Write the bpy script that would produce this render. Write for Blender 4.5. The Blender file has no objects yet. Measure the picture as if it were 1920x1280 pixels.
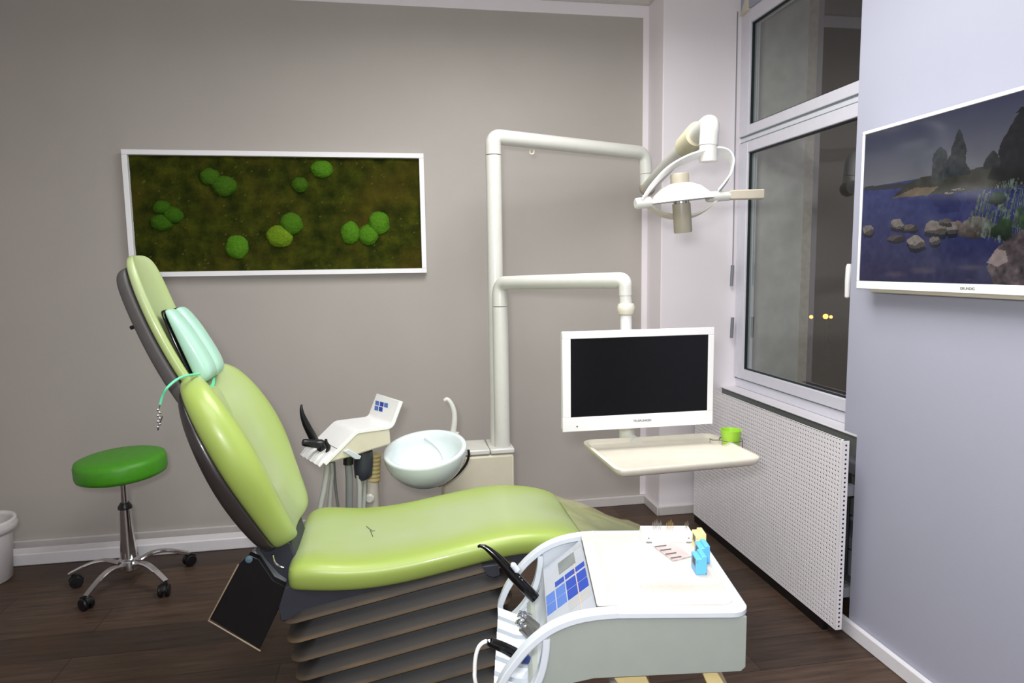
import bpy, bmesh, math, random
import numpy as np
from mathutils import Vector, Matrix, noise
random.seed(7)
COL = bpy.context.scene.collection
SC = bpy.context.scene

# ------------------------------------------------------------------ camera
F = 1266.27
H = 1.45
YAW, PITCH, ROLL = math.radians(9.756), math.radians(6.364), math.radians(-0.795)
cy, sy, cp, sp = math.cos(YAW), math.sin(YAW), math.cos(PITCH), math.sin(PITCH)
FW = Vector((sy * cp, cy * cp, -sp)); R0 = Vector((cy, -sy, 0)); U0 = R0.cross(FW)
RT = R0 * math.cos(ROLL) + U0 * math.sin(ROLL)
UP = -R0 * math.sin(ROLL) + U0 * math.cos(ROLL)
EYE = Vector((0, 0, H))
cam = bpy.data.cameras.new('camera'); camo = bpy.data.objects.new('camera', cam); COL.objects.link(camo)
cam.sensor_width = 36; cam.lens = F / 1920 * 36; cam.clip_start = 0.02
camo.matrix_world = Matrix(((RT.x, UP.x, -FW.x, 0), (RT.y, UP.y, -FW.y, 0), (RT.z, UP.z, -FW.z, H), (0, 0, 0, 1)))
SC.camera = camo

def ray(px, py):
    return RT * ((px - 960) / F) - UP * ((py - 640) / F) + FW
def at_y(px, py, Y):
    d = ray(px, py); return EYE + d * (Y / d.y)
def at_x(px, py, X):
    d = ray(px, py); return EYE + d * (X / d.x)
def at_z(px, py, Z):
    d = ray(px, py); return EYE + d * ((Z - H) / d.z)

# ------------------------------------------------------------------ materials
def lin(c):
    c /= 255.0
    return c / 12.92 if c <= .04045 else ((c + .055) / 1.055) ** 2.4
def L3(rgb): return (lin(rgb[0]), lin(rgb[1]), lin(rgb[2]), 1)
MATS = {}
def mat(name, rgb, rough=.45, metal=0, var=.05, scale=25, bump=0, bscale=200, coat=0, spec=.5, rgb2=None, stretch=None):
    m = bpy.data.materials.new(name); m.use_nodes = True
    nt = m.node_tree; b = nt.nodes['Principled BSDF']
    tc = nt.nodes.new('ShaderNodeTexCoord'); mp = nt.nodes.new('ShaderNodeMapping')
    nt.links.new(tc.outputs['Object'], mp.inputs['Vector'])
    if stretch: mp.inputs['Scale'].default_value = stretch
    n = nt.nodes.new('ShaderNodeTexNoise'); n.inputs['Scale'].default_value = scale; n.inputs['Detail'].default_value = 4
    nt.links.new(mp.outputs['Vector'], n.inputs['Vector'])
    mix = nt.nodes.new('ShaderNodeMix'); mix.data_type = 'RGBA'
    a = L3(rgb); c2 = L3(rgb2) if rgb2 else tuple(x * (1 - var) for x in a[:3]) + (1,)
    mix.inputs['A'].default_value = a; mix.inputs['B'].default_value = c2
    ramp = nt.nodes.new('ShaderNodeMapRange'); ramp.inputs['From Min'].default_value = .35; ramp.inputs['From Max'].default_value = .65
    nt.links.new(n.outputs['Fac'], ramp.inputs['Value']); nt.links.new(ramp.outputs['Result'], mix.inputs['Factor'])
    nt.links.new(mix.outputs['Result'], b.inputs['Base Color'])
    b.inputs['Roughness'].default_value = rough; b.inputs['Metallic'].default_value = metal
    b.inputs['Specular IOR Level'].default_value = spec; b.inputs['Coat Weight'].default_value = coat
    if bump:
        n2 = nt.nodes.new('ShaderNodeTexNoise'); n2.inputs['Scale'].default_value = bscale
        nt.links.new(tc.outputs['Object'], n2.inputs['Vector'])
        bp = nt.nodes.new('ShaderNodeBump'); bp.inputs['Strength'].default_value = bump; bp.inputs['Distance'].default_value = .002
        nt.links.new(n2.outputs['Fac'], bp.inputs['Height']); nt.links.new(bp.outputs['Normal'], b.inputs['Normal'])
    m.diffuse_color = a
    MATS[name] = m
    return m
M_WALL = mat('taupe_wall_paint', (181, 175, 168), .6, var=.04, scale=2, bump=.15, bscale=350)
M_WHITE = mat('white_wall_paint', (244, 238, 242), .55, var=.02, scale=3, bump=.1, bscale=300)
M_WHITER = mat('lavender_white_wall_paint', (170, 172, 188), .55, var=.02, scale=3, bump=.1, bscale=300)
M_CEIL = mat('ceiling_paint', (225, 222, 216), .7, var=.03, scale=4)
M_SKIRTG = mat('grey_skirting', (205, 200, 198), .45, var=.04)
M_TRIM = mat('white_lacquer', (236, 234, 238), .35, var=.03)
M_PVC = mat('window_plastic', (226, 225, 235), .35, var=.03)
M_GASK = mat('window_gasket', (28, 38, 40), .6)
M_GROOVE = mat('window_groove', (120, 140, 140), .6)
M_PLAST = mat('unit_plastic', (218, 218, 210), .3, var=.03, coat=.2)
M_IVORY = mat('ivory_plastic', (222, 216, 200), .4, var=.05)
M_BEIGE = mat('beige_enamel', (214, 208, 186), .35, var=.03)
M_LAMPG = mat('lamp_greige', (172, 165, 146), .4, var=.04)
M_BRIGHT = mat('bright_white_plastic', (244, 244, 242), .3, var=.02)
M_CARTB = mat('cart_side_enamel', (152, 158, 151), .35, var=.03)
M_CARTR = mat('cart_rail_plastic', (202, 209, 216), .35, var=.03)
M_MAT = mat('cream_silicone_mat', (202, 195, 188), .5, var=.02)
def _stain():
    nt = M_MAT.node_tree; b = nt.nodes['Principled BSDF']; src = b.inputs['Base Color'].links[0].from_socket
    tc = nt.nodes.new('ShaderNodeTexCoord'); mp = nt.nodes.new('ShaderNodeMapping'); gr = nt.nodes.new('ShaderNodeTexGradient'); gr.gradient_type = 'SPHERICAL'
    mp.vector_type = 'TEXTURE'; mp.inputs['Location'].default_value = (.035, -.115, .78); mp.inputs['Rotation'].default_value = (0, 0, math.radians(-10.5)); mp.inputs['Scale'].default_value = (.15, .035, 1)
    nt.links.new(tc.outputs['Object'], mp.inputs['Vector']); nt.links.new(mp.outputs['Vector'], gr.inputs['Vector'])
    mx = nt.nodes.new('ShaderNodeMix'); mx.data_type = 'RGBA'; mx.inputs['B'].default_value = L3((176, 158, 146))
    mr = nt.nodes.new('ShaderNodeMapRange'); mr.inputs['From Max'].default_value = .8; mr.inputs['To Max'].default_value = .55
    nt.links.new(gr.outputs['Fac'], mr.inputs['Value']); nt.links.new(mr.outputs['Result'], mx.inputs['Factor']); nt.links.new(src, mx.inputs['A']); nt.links.new(mx.outputs['Result'], b.inputs['Base Color'])
_stain()
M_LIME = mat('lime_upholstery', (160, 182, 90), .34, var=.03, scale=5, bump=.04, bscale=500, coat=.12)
def _pale_middle():
    # the middle of seat and backrest is mixed towards a paler green
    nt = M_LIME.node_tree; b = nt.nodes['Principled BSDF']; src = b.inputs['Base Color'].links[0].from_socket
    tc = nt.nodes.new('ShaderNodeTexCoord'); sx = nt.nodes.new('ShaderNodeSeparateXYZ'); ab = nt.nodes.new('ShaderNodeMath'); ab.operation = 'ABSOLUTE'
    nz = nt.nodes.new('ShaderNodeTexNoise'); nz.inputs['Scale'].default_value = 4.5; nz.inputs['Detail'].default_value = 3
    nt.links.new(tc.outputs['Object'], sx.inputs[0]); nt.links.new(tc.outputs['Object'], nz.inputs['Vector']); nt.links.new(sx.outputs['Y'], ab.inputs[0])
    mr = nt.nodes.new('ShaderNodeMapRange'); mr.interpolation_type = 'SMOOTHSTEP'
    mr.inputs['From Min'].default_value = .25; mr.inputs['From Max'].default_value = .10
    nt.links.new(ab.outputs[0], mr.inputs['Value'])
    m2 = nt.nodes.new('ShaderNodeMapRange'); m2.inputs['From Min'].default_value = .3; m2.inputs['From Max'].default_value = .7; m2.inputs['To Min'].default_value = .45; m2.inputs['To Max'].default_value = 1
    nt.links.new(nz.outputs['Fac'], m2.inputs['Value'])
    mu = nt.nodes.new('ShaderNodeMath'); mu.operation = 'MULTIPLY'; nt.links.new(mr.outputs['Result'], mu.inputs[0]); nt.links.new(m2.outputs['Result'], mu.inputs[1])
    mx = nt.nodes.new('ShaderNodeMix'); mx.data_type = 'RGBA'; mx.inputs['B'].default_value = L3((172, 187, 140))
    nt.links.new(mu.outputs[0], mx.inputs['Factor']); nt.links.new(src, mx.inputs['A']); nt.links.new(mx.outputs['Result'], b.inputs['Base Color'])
_pale_middle()
M_MINT = mat('mint_upholstery', (172, 216, 194), .35, var=.06, scale=6, coat=.1)
M_SHELL = mat('dark_glossy_shell', (52, 48, 46), .3, var=.1, coat=.3)
M_SHELLG = mat('grey_head_shell', (84, 82, 80), .5, var=.08)
M_NAVY = mat('anthracite_metal', (52, 55, 64), .5, var=.1)
M_BLACK = mat('black_plastic', (18, 18, 20), .35, var=.2)
M_BLACKG = mat('black_gloss', (12, 12, 13), .12, var=.2)
M_CHROME = mat('chrome', (225, 225, 228), .12, 1, var=.03)
M_STEEL = mat('brushed_steel', (170, 166, 160), .3, 1, var=.1)
M_GREYM = mat('grey_metal', (140, 144, 150), .4, .3, var=.05)
M_HOSE = mat('grey_hose', (182, 186, 176), .5, var=.05)
M_HOSED = mat('dark_grey_hose', (128, 132, 128), .5, var=.05)
M_YELL = mat('yellowed_rubber', (214, 196, 138), .5, var=.08)
M_STOOLG = mat('green_vinyl', (74, 156, 30), .45, var=.08, scale=40, bump=.1, bscale=400)
M_BIN = mat('bin_plastic', (216, 212, 212), .5, var=.05)
M_BOWL = mat('cuspidor_glass', (226, 236, 236), .2, var=.02, coat=.4)
M_BLUE = mat('light_blue_plastic', (96, 182, 232), .4, var=.05)
M_YBOX = mat('pale_yellow_plastic', (246, 224, 150), .4, var=.05)
M_PRINT = mat('dark_print', (60, 62, 60), .5)
M_CUP = mat('green_cup_plastic', (168, 222, 66), .3, var=.05)
M_BLUEK = mat('blue_key', (40, 70, 165), .4, var=.05)
M_BLUEL = mat('light_blue_key', (84, 118, 190), .4, var=.05)
M_GREYK = mat('grey_key', (170, 172, 172), .4)
M_PANEL = mat('control_panel_foil', (172, 177, 184), .35, var=.03)
M_STRIP = mat('beige_edge_strip', (158, 140, 118), .5)
M_SEAM = mat('orange_seam', (224, 176, 140), .5)
M_BOOT = mat('boot_rubber', (196, 190, 162), .5)
M_HANDLE = mat('lamp_handle_beige', (190, 182, 164), .4)
M_LCD = mat('lcd_grey', (120, 126, 122), .2)
M_GOLD = mat('gold_metal', (176, 150, 92), .35, 1)
M_LOGO = mat('logo_grey', (110, 112, 112), .5)
M_MINTC = mat('mint_cord', (110, 220, 170), .5)
M_RAD = mat('shaded_radiator_enamel', (72, 74, 78), .4, var=.04)  # darkened to paint the recess shade seen through the cover holes
M_PERF = mat('perforated_sheet', (240, 236, 240), .4, var=.03)
M_FRAME = mat('picture_frame_white', (250, 250, 252), .4, var=.02)
M_STONE = mat('outside_render', (196, 196, 190), .8, var=.2, scale=12)
M_BRICK = mat('outside_stone_edge', (176, 166, 140), .8, var=.25, scale=30)
M_AMBER = mat('amber_rim', (226, 170, 60), .3)
M_PINKP = mat('pink_paper', (240, 214, 210), .6, var=.12, scale=60)

def world_floor_mat():
    m = bpy.data.materials.new('dark_wood_planks'); m.use_nodes = True
    nt = m.node_tree; b = nt.nodes['Principled BSDF']
    tc = nt.nodes.new('ShaderNodeTexCoord')
    br = nt.nodes.new('ShaderNodeTexBrick'); br.inputs['Scale'].default_value = 1
    br.inputs['Brick Width'].default_value = 1.25; br.inputs['Row Height'].default_value = .19
    br.inputs['Mortar Size'].default_value = .0018; br.offset = .37
    br.inputs['Color1'].default_value = L3((88, 70, 58)); br.inputs['Color2'].default_value = L3((66, 53, 46)); br.inputs['Mortar'].default_value = L3((42, 33, 29))
    nt.links.new(tc.outputs['Object'], br.inputs['Vector'])
    mp = nt.nodes.new('ShaderNodeMapping'); mp.inputs['Scale'].default_value = (2.2, 26, 1)
    nt.links.new(tc.outputs['Object'], mp.inputs['Vector'])
    n = nt.nodes.new('ShaderNodeTexNoise'); n.inputs['Scale'].default_value = 1.6; n.inputs['Detail'].default_value = 8; n.inputs['Roughness'].default_value = .7
    nt.links.new(mp.outputs['Vector'], n.inputs['Vector'])
    n2 = nt.nodes.new('ShaderNodeTexNoise'); n2.inputs['Scale'].default_value = 3; n2.inputs['Detail'].default_value = 5
    nt.links.new(tc.outputs['Object'], n2.inputs['Vector'])
    r = nt.nodes.new('ShaderNodeMapRange'); r.inputs['From Min'].default_value = .3; r.inputs['From Max'].default_value = .7; r.inputs['To Min'].default_value = .45; r.inputs['To Max'].default_value = 1.35
    nt.links.new(n.outputs['Fac'], r.inputs['Value'])
    mx = nt.nodes.new('ShaderNodeMix'); mx.data_type = 'RGBA'; mx.blend_type = 'MULTIPLY'; mx.inputs['Factor'].default_value = 1
    nt.links.new(br.outputs['Color'], mx.inputs['A']); nt.links.new(r.outputs['Result'], mx.inputs['B'])
    mx2 = nt.nodes.new('ShaderNodeMix'); mx2.data_type = 'RGBA'; mx2.blend_type = 'MIX'
    r2 = nt.nodes.new('ShaderNodeMapRange'); r2.inputs['From Min'].default_value = .45; r2.inputs['From Max'].default_value = .7; r2.inputs['To Max'].default_value = .5
    nt.links.new(n2.outputs['Fac'], r2.inputs['Value']); nt.links.new(r2.outputs['Result'], mx2.inputs['Factor'])
    nt.links.new(mx.outputs['Result'], mx2.inputs['A']); mx2.inputs['B'].default_value = L3((78, 56, 38))
    nt.links.new(mx2.outputs['Result'], b.inputs['Base Color'])
    b.inputs['Roughness'].default_value = .5; b.inputs['Specular IOR Level'].default_value = .35
    return m
M_FLOOR = world_floor_mat()

def glass_mat(name, tint, boost, rough=.0):
    m = bpy.data.materials.new(name); m.use_nodes = True
    nt = m.node_tree; nt.nodes.clear()
    out = nt.nodes.new('ShaderNodeOutputMaterial'); mx = nt.nodes.new('ShaderNodeMixShader')
    tr = nt.nodes.new('ShaderNodeBsdfTransparent'); gl = nt.nodes.new('ShaderNodeBsdfGlossy'); fr = nt.nodes.new('ShaderNodeFresnel')
    tr.inputs['Color'].default_value = tint; gl.inputs['Roughness'].default_value = rough; fr.inputs['IOR'].default_value = boost
    ge = nt.nodes.new('ShaderNodeNewGeometry'); sub = nt.nodes.new('ShaderNodeMath'); sub.operation = 'SUBTRACT'; sub.inputs[0].default_value = 1; mul = nt.nodes.new('ShaderNodeMath'); mul.operation = 'MULTIPLY'
    nt.links.new(ge.outputs['Backfacing'], sub.inputs[1]); nt.links.new(fr.outputs['Fac'], mul.inputs[0]); nt.links.new(sub.outputs[0], mul.inputs[1])   # the far face of a pane adds nothing: both reflections are counted at the near face
    nt.links.new(mul.outputs[0], mx.inputs['Fac']); nt.links.new(tr.outputs[0], mx.inputs[1]); nt.links.new(gl.outputs[0], mx.inputs[2]); nt.links.new(mx.outputs[0], out.inputs['Surface'])
    return m
M_GLASS = glass_mat('double_glazing', (.9, .93, .91, 1), 2.8)
M_VINYL = bpy.data.materials.new('clear_foot_vinyl'); M_VINYL.use_nodes = True
_b = M_VINYL.node_tree.nodes['Principled BSDF']; _b.inputs['Base Color'].default_value = L3((210, 206, 160)); _b.inputs['Roughness'].default_value = .22; _b.inputs['Alpha'].default_value = .45
M_POUCH = bpy.data.materials.new('clear_pouch_film'); M_POUCH.use_nodes = True
_b = M_POUCH.node_tree.nodes['Principled BSDF']; _b.inputs['Base Color'].default_value = L3((240, 226, 224)); _b.inputs['Roughness'].default_value = .15; _b.inputs['Alpha'].default_value = .6

def emit_mat(name, rgb, s):
    m = bpy.data.materials.new(name); m.use_nodes = True
    b = m.node_tree.nodes['Principled BSDF']; b.inputs['Base Color'].default_value = (0, 0, 0, 1)
    b.inputs['Emission Color'].default_value = L3(rgb); b.inputs['Emission Strength'].default_value = s
    return m
M_STREET = emit_mat('street_light_glow', (255, 170, 80), 4)

def attr_mat(name, rough, emis=False, bump=0, bscale=300, spec=.5):
    m = bpy.data.materials.new(name); m.use_nodes = True
    nt = m.node_tree; b = nt.nodes['Principled BSDF']
    a = nt.nodes.new('ShaderNodeVertexColor'); a.layer_name = 'Col'
    if emis:
        b.inputs['Base Color'].default_value = (.004, .004, .006, 1)
        nt.links.new(a.outputs['Color'], b.inputs['Emission Color']); b.inputs['Emission Strength'].default_value = 1
    else:
        nt.links.new(a.outputs['Color'], b.inputs['Base Color'])
    b.inputs['Roughness'].default_value = rough; b.inputs['Specular IOR Level'].default_value = spec
    if bump:
        tc = nt.nodes.new('ShaderNodeTexCoord'); n2 = nt.nodes.new('ShaderNodeTexNoise'); n2.inputs['Scale'].default_value = bscale; n2.inputs['Detail'].default_value = 6
        nt.links.new(tc.outputs['Object'], n2.inputs['Vector'])
        bp = nt.nodes.new('ShaderNodeBump'); bp.inputs['Strength'].default_value = bump; bp.inputs['Distance'].default_value = .004
        nt.links.new(n2.outputs['Fac'], bp.inputs['Height']); nt.links.new(bp.outputs['Normal'], b.inputs['Normal'])
    return m

# ------------------------------------------------------------------ object helpers
LOC = {}
def thing(name, label, cat, loc=(0, 0, 0), group=None):
    o = bpy.data.objects.new(name, None); COL.objects.link(o)
    o.location = loc; o.empty_display_size = .05
    o['label'] = label; o['category'] = cat
    if group: o['group'] = group
    LOC[o.name] = Vector(loc)
    return o
def tag(o, label, cat, group=None):
    o['label'] = label; o['category'] = cat
    if group: o['group'] = group
    return o
def obj(name, bm, m, parent=None, label=None, smooth=32, sub=0, bev=0, origin=None, bseg=2):
    """bm holds world coordinates; links it as ONE mesh object"""
    bmesh.ops.recalc_face_normals(bm, faces=bm.faces[:])
    off = Vector((0, 0, 0))
    if parent is not None: off = LOC[parent.name]
    elif origin is not None: off = Vector(origin)
    if off.length: bmesh.ops.translate(bm, verts=bm.verts[:], vec=-off)
    if smooth:
        for f in bm.faces: f.smooth = True
        if not sub:
            for e in bm.edges:
                if len(e.link_faces) == 2 and e.calc_face_angle(0) > math.radians(smooth): e.smooth = False
    me = bpy.data.meshes.new(name); bm.to_mesh(me); bm.free()
    for mm in (m if isinstance(m, (list, tuple)) else [m]): me.materials.append(mm)
    o = bpy.data.objects.new(name, me); COL.objects.link(o)
    if parent is not None:
        o.parent = parent; LOC[o.name] = off
    else:
        o.location = off; LOC[o.name] = off
    if bev:
        b = o.modifiers.new('bevel', 'BEVEL'); b.width = bev; b.segments = bseg; b.limit_method = 'ANGLE'; b.angle_limit = math.radians(40)
        b.harden_normals = False
    if sub:
        s = o.modifiers.new('sub', 'SUBSURF'); s.levels = sub; s.render_levels = sub
    if label: o['label'] = label
    return o
def struct(name, bm, m, **k):
    o = obj(name, bm, m, **k); o['kind'] = 'structure'; return o

def BM(): return bmesh.new()
def box(bm, x0, x1, y0, y1, z0, z1, mi=0):
    v = [bm.verts.new(p) for p in ((x0, y0, z0), (x1, y0, z0), (x1, y1, z0), (x0, y1, z0), (x0, y0, z1), (x1, y0, z1), (x1, y1, z1), (x0, y1, z1))]
    for q in ((0, 3, 2, 1), (4, 5, 6, 7), (0, 1, 5, 4), (1, 2, 6, 5), (2, 3, 7, 6), (3, 0, 4, 7)):
        f = bm.faces.new([v[i] for i in q]); f.material_index = mi
    return bm
def hexa(bm, b4, t4):
    v = [bm.verts.new(p) for p in list(b4) + list(t4)]
    for q in ((0, 3, 2, 1), (4, 5, 6, 7), (0, 1, 5, 4), (1, 2, 6, 5), (2, 3, 7, 6), (3, 0, 4, 7)): bm.faces.new([v[i] for i in q])
    return bm
def loft(bm, rings, cap0=True, cap1=True, closed=True):
    vr = [[bm.verts.new(p) for p in r] for r in rings]
    n = len(vr[0])
    for a, b in zip(vr, vr[1:]):
        for i in range(n if closed else n - 1):
            j = (i + 1) % n
            bm.faces.new((a[i], a[j], b[j], b[i]))
    if cap0: bm.faces.new(vr[0][::-1])
    if cap1: bm.faces.new(vr[-1])
    return vr
def prism(bm, poly, d):
    """extrude a planar polygon (list of Vectors) by vector d"""
    a = [bm.verts.new(p) for p in poly]; b = [bm.verts.new(Vector(p) + Vector(d)) for p in poly]
    n = len(a)
    bm.faces.new(a[::-1]); bm.faces.new(b)
    for i in range(n): bm.faces.new((a[i], a[(i + 1) % n], b[(i + 1) % n], b[i]))
    return bm
def smooth_path(pts, n=8):
    """Catmull-Rom through points; each item a Vector or (Vector, r)"""
    P = [Vector(p) for p in pts]; out = []
    for i in range(len(P) - 1):
        p0 = P[max(i - 1, 0)]; p1 = P[i]; p2 = P[i + 1]; p3 = P[min(i + 2, len(P) - 1)]
        for k in range(n):
            t = k / n
            out.append(.5 * ((2 * p1) + (p2 - p0) * t + (2 * p0 - 5 * p1 + 4 * p2 - p3) * t * t + (3 * p1 - p0 - 3 * p2 + p3) * t ** 3))
    out.append(P[-1]); return out
def round_corners(pts, rad, n=8):
    P = [Vector(p) for p in pts]; out = [P[0]]
    for i in range(1, len(P) - 1):
        a = (P[i - 1] - P[i]); b = (P[i + 1] - P[i]); r = min(rad, a.length * .48, b.length * .48)
        s = P[i] + a.normalized() * r; e = P[i] + b.normalized() * r
        for k in range(n + 1):
            t = k / n
            out.append(s * (1 - t) ** 2 + P[i] * 2 * t * (1 - t) + e * t * t)
    out.append(P[-1]); return out
def tube(bm, pts, rad, seg=16, cap=True, sx=1, sy_=1, up=None):
    P = [Vector(p) for p in pts]; n = len(P)
    rs = rad if isinstance(rad, (list, tuple)) else [rad] * n
    if len(rs) == 2 and n > 2: rs = [rs[0] + (rs[1] - rs[0]) * i / (n - 1) for i in range(n)]
    T = []
    for i in range(n):
        t = P[min(i + 1, n - 1)] - P[max(i - 1, 0)]; T.append(t.normalized())
    u = Vector(up) if up is not None else (Vector((0, 0, 1)) if abs(T[0].z) < .9 else Vector((1, 0, 0)))
    rings = []
    for i in range(n):
        if up is not None: u = Vector(up)
        u = (u - T[i] * u.dot(T[i])).normalized(); w = T[i].cross(u)
        rings.append([P[i] + u * (math.cos(2 * math.pi * k / seg) * rs[i] * sx) + w * (math.sin(2 * math.pi * k / seg) * rs[i] * sy_) for k in range(seg)])
    loft(bm, rings, cap, cap); return bm
def band(bm, pts, w, t, up):
    """rectangular strip swept along pts; w along `up`, t across"""
    P = [Vector(p) for p in pts]; n = len(P); rings = []
    for i in range(n):
        d = (P[min(i + 1, n - 1)] - P[max(i - 1, 0)]).normalized()
        u = Vector(up); u = (u - d * u.dot(d)).normalized(); s = d.cross(u)
        rings.append([P[i] + u * (a * w / 2) + s * (b * t / 2) for a, b in ((1, 1), (-1, 1), (-1, -1), (1, -1))])
    loft(bm, rings); return bm
def lathe(bm, prof, c, seg=32, axis=None, cap0=True, cap1=True):
    """prof list of (r, h); axis direction (default z)"""
    c = Vector(c); ax = Vector(axis or (0, 0, 1)).normalized()
    q = Vector((0, 0, 1)).rotation_difference(ax)
    rings = []
    for r, h in prof:
        rings.append([c + q @ Vector((r * math.cos(2 * math.pi * k / seg), r * math.sin(2 * math.pi * k / seg), h)) for k in range(seg)])
    loft(bm, rings, cap0, cap1); return bm
def mesh_text(body, size, m, name, origin, xdir, ydir, parent=None, depth=.0004):
    cu = bpy.data.curves.new(name, 'FONT'); cu.body = body; cu.size = size; cu.extrude = depth; cu.align_x = 'CENTER'; cu.align_y = 'CENTER'
    t = bpy.data.objects.new('tmp', cu); COL.objects.link(t)
    dg = bpy.context.evaluated_depsgraph_get(); me = bpy.data.meshes.new_from_object(t.evaluated_get(dg))
    bpy.data.objects.remove(t)
    X = Vector(xdir).normalized(); Y = Vector(ydir).normalized(); Z = X.cross(Y)
    M = Matrix(((X.x, Y.x, Z.x, 0), (X.y, Y.y, Z.y, 0), (X.z, Y.z, Z.z, 0), (0, 0, 0, 1)))
    bm = BM(); bm.from_mesh(me); bpy.data.meshes.remove(me)
    bmesh.ops.transform(bm, matrix=Matrix.Translation(Vector(origin)) @ M, verts=bm.verts[:])
    return obj(name, bm, m, parent, smooth=0)

# ------------------------------------------------------------------ room shell
YB = 3.81          # back wall
XR = 1.72          # right wall face
ZC = 2.905
XL, YF = -3.1, -1.6
struct('floor', box(BM(), XL - .1, 2.1, YF - .1, YB + .1, -.1, 0), M_FLOOR, smooth=0)
struct('ceiling', box(BM(), XL - .1, 2.1, YF - .1, YB + .1, ZC, ZC + .1), M_CEIL, smooth=0)
struct('wall_back', box(BM(), XL - .1, 2.05, YB, YB + .15, 0, ZC), M_WALL, smooth=0)
struct('wall_left', box(BM(), XL - .15, XL, YF, YB, 0, ZC), M_WHITE, smooth=0)
struct('wall_front', box(BM(), XL - .1, 2.05, YF - .15, YF, 0, ZC), M_WHITE, smooth=0)
# white painted borders of the taupe field
b = BM(); box(b, XL, 1.47, YB - .0025, YB, 2.834, ZC); box(b, 1.434, 1.47, YB - .0025, YB, .054, 2.834)
struct('trim_1', b, M_WHITE, smooth=0)
# ceiling shadow-gap batten
struct('trim_2', box(BM(), XL, 1.49, YB - .012, YB - .0025, ZC - .006, ZC), M_SKIRTG, smooth=0)
# corner column
XC = 1.467; YC = 3.592; XW = 1.93
b = BM(); box(b, XC, 2.05, YC, YB, 0, ZC); struct('wall_column', b, M_WHITE, smooth=40, bev=.006)
# right wall with the window niche
Y1 = 2.335; Y1L = 2.262; ZS = .792
b = BM()
box(b, XR, 2.06, YF, Y1L, 0, ZC)
box(b, XR, 2.06, Y1L, Y1, ZS, ZC)
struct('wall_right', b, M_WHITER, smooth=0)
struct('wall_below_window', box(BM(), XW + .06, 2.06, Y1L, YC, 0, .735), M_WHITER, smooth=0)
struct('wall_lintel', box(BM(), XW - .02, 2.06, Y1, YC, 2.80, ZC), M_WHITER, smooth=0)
# skirtings
b = BM(); box(b, XL, XC, YB - .022, YB - .0005, 0, .053); struct('baseboard_back', b, M_SKIRTG, bev=.003)
b = BM(); box(b, XC - .014, XC, YC - .014, YB - .014, 0, .053); box(b, XC, 1.76, YC - .014, YC, 0, .053); struct('baseboard_column', b, M_SKIRTG, bev=.004)
b = BM(); box(b, XR - .022, XR, YF, 2.36, 0, .056); struct('baseboard_right', b, M_TRIM, bev=.004)
b = BM(); box(b, XL + .002, 1.02, 3.587, 3.676, 0, .062)
o = obj('cable_duct', b, M_TRIM, bev=.006); tag(o, 'low white floor duct running along the foot of the taupe back wall', 'cable duct')

# ------------------------------------------------------------------ window
win = bpy.data.objects.new('window_1', None); COL.objects.link(win); win.location = (XW, 3.0, 0); win['kind'] = 'structure'; LOC['window_1'] = Vector((XW, 3.0, 0))
def wy(px, py): return at_x(px, py, XW).y
def wz(px, py): return at_x(px, py, XW).z
yL_out = YC; yL_sash = wy(1389, 260); yGL = wy(1405, 290)
zg0 = wz(1396.7, 692); zs0 = wz(1378, 705); zf0 = wz(1371, 720)
zg1 = wz(1405.6, 285.5); zr1 = wz(1389, 271); zr2 = wz(1389, 259); zg2 = wz(1407, 233.7); zg3 = wz(1410.6, 42.7); zt = zg3 + .075; ztf = zt + .06
YRW = Y1 - .01
b = BM()
box(b, XW, XW + .07, yL_sash, yL_out, zf0, 2.80); box(b, XW, XW + .07, YRW, YRW + .04, zf0, 2.80)
box(b, XW, XW + .07, YRW, yL_sash, zf0, zs0 - .004); box(b, XW, XW + .07, YRW, yL_sash, zr1 + .004, zr2 - .004); box(b, XW, XW + .07, YRW, yL_sash, zt + .004, max(ztf, 2.80))
obj('outer_frame', b, M_PVC, win, bev=.004)
def sash(z0, z1, g0, g1, nm):
    b = BM(); x0 = XW - .012; x1 = XW + .05; yr = YRW + .042; yg = yr + .08
    box(b, x0, x1, yGL, yL_sash - .003, z0, z1); box(b, x0, x1, yr, yg, z0, z1)
    box(b, x0, x1, yg, yGL, z0, g0); box(b, x0, x1, yg, yGL, g1, z1)
    s = obj('sash', b, M_PVC, win, bev=.004)
    b = BM(); t = .006; xa = x0 + .012; xb = xa + .014
    box(b, xa, xb, yGL - t, yGL, g0, g1); box(b, xa, xb, yg, yg + t, g0, g1); box(b, xa, xb, yg, yGL, g0, g0 + t); box(b, xa, xb, yg, yGL, g1 - t, g1)
    obj('gasket', b, M_GASK, s, smooth=0)
    b = BM(); box(b, xa + .012, xa + .018, yg, yGL, g0, g1); obj('glass_pane', b, M_GLASS, s, smooth=0)
    return s
sash(zs0, zr1, zg0, zg1, 'lower'); up_s = sash(zr2, zt, zg2, zg3, 'upper')
b = BM(); box(b, XW - .004, XW + .02, YRW + .04, yL_sash + .002, zr1, zr1 + .006); box(b, XW - .004, XW + .02, YRW + .04, yL_sash + .002, zr2 - .006, zr2); box(b, XW - .004, XW + .02, YRW + .04, yL_sash, zs0 - .006, zs0)
obj('rebate_groove', b, M_GROOVE, win, smooth=0)
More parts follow.
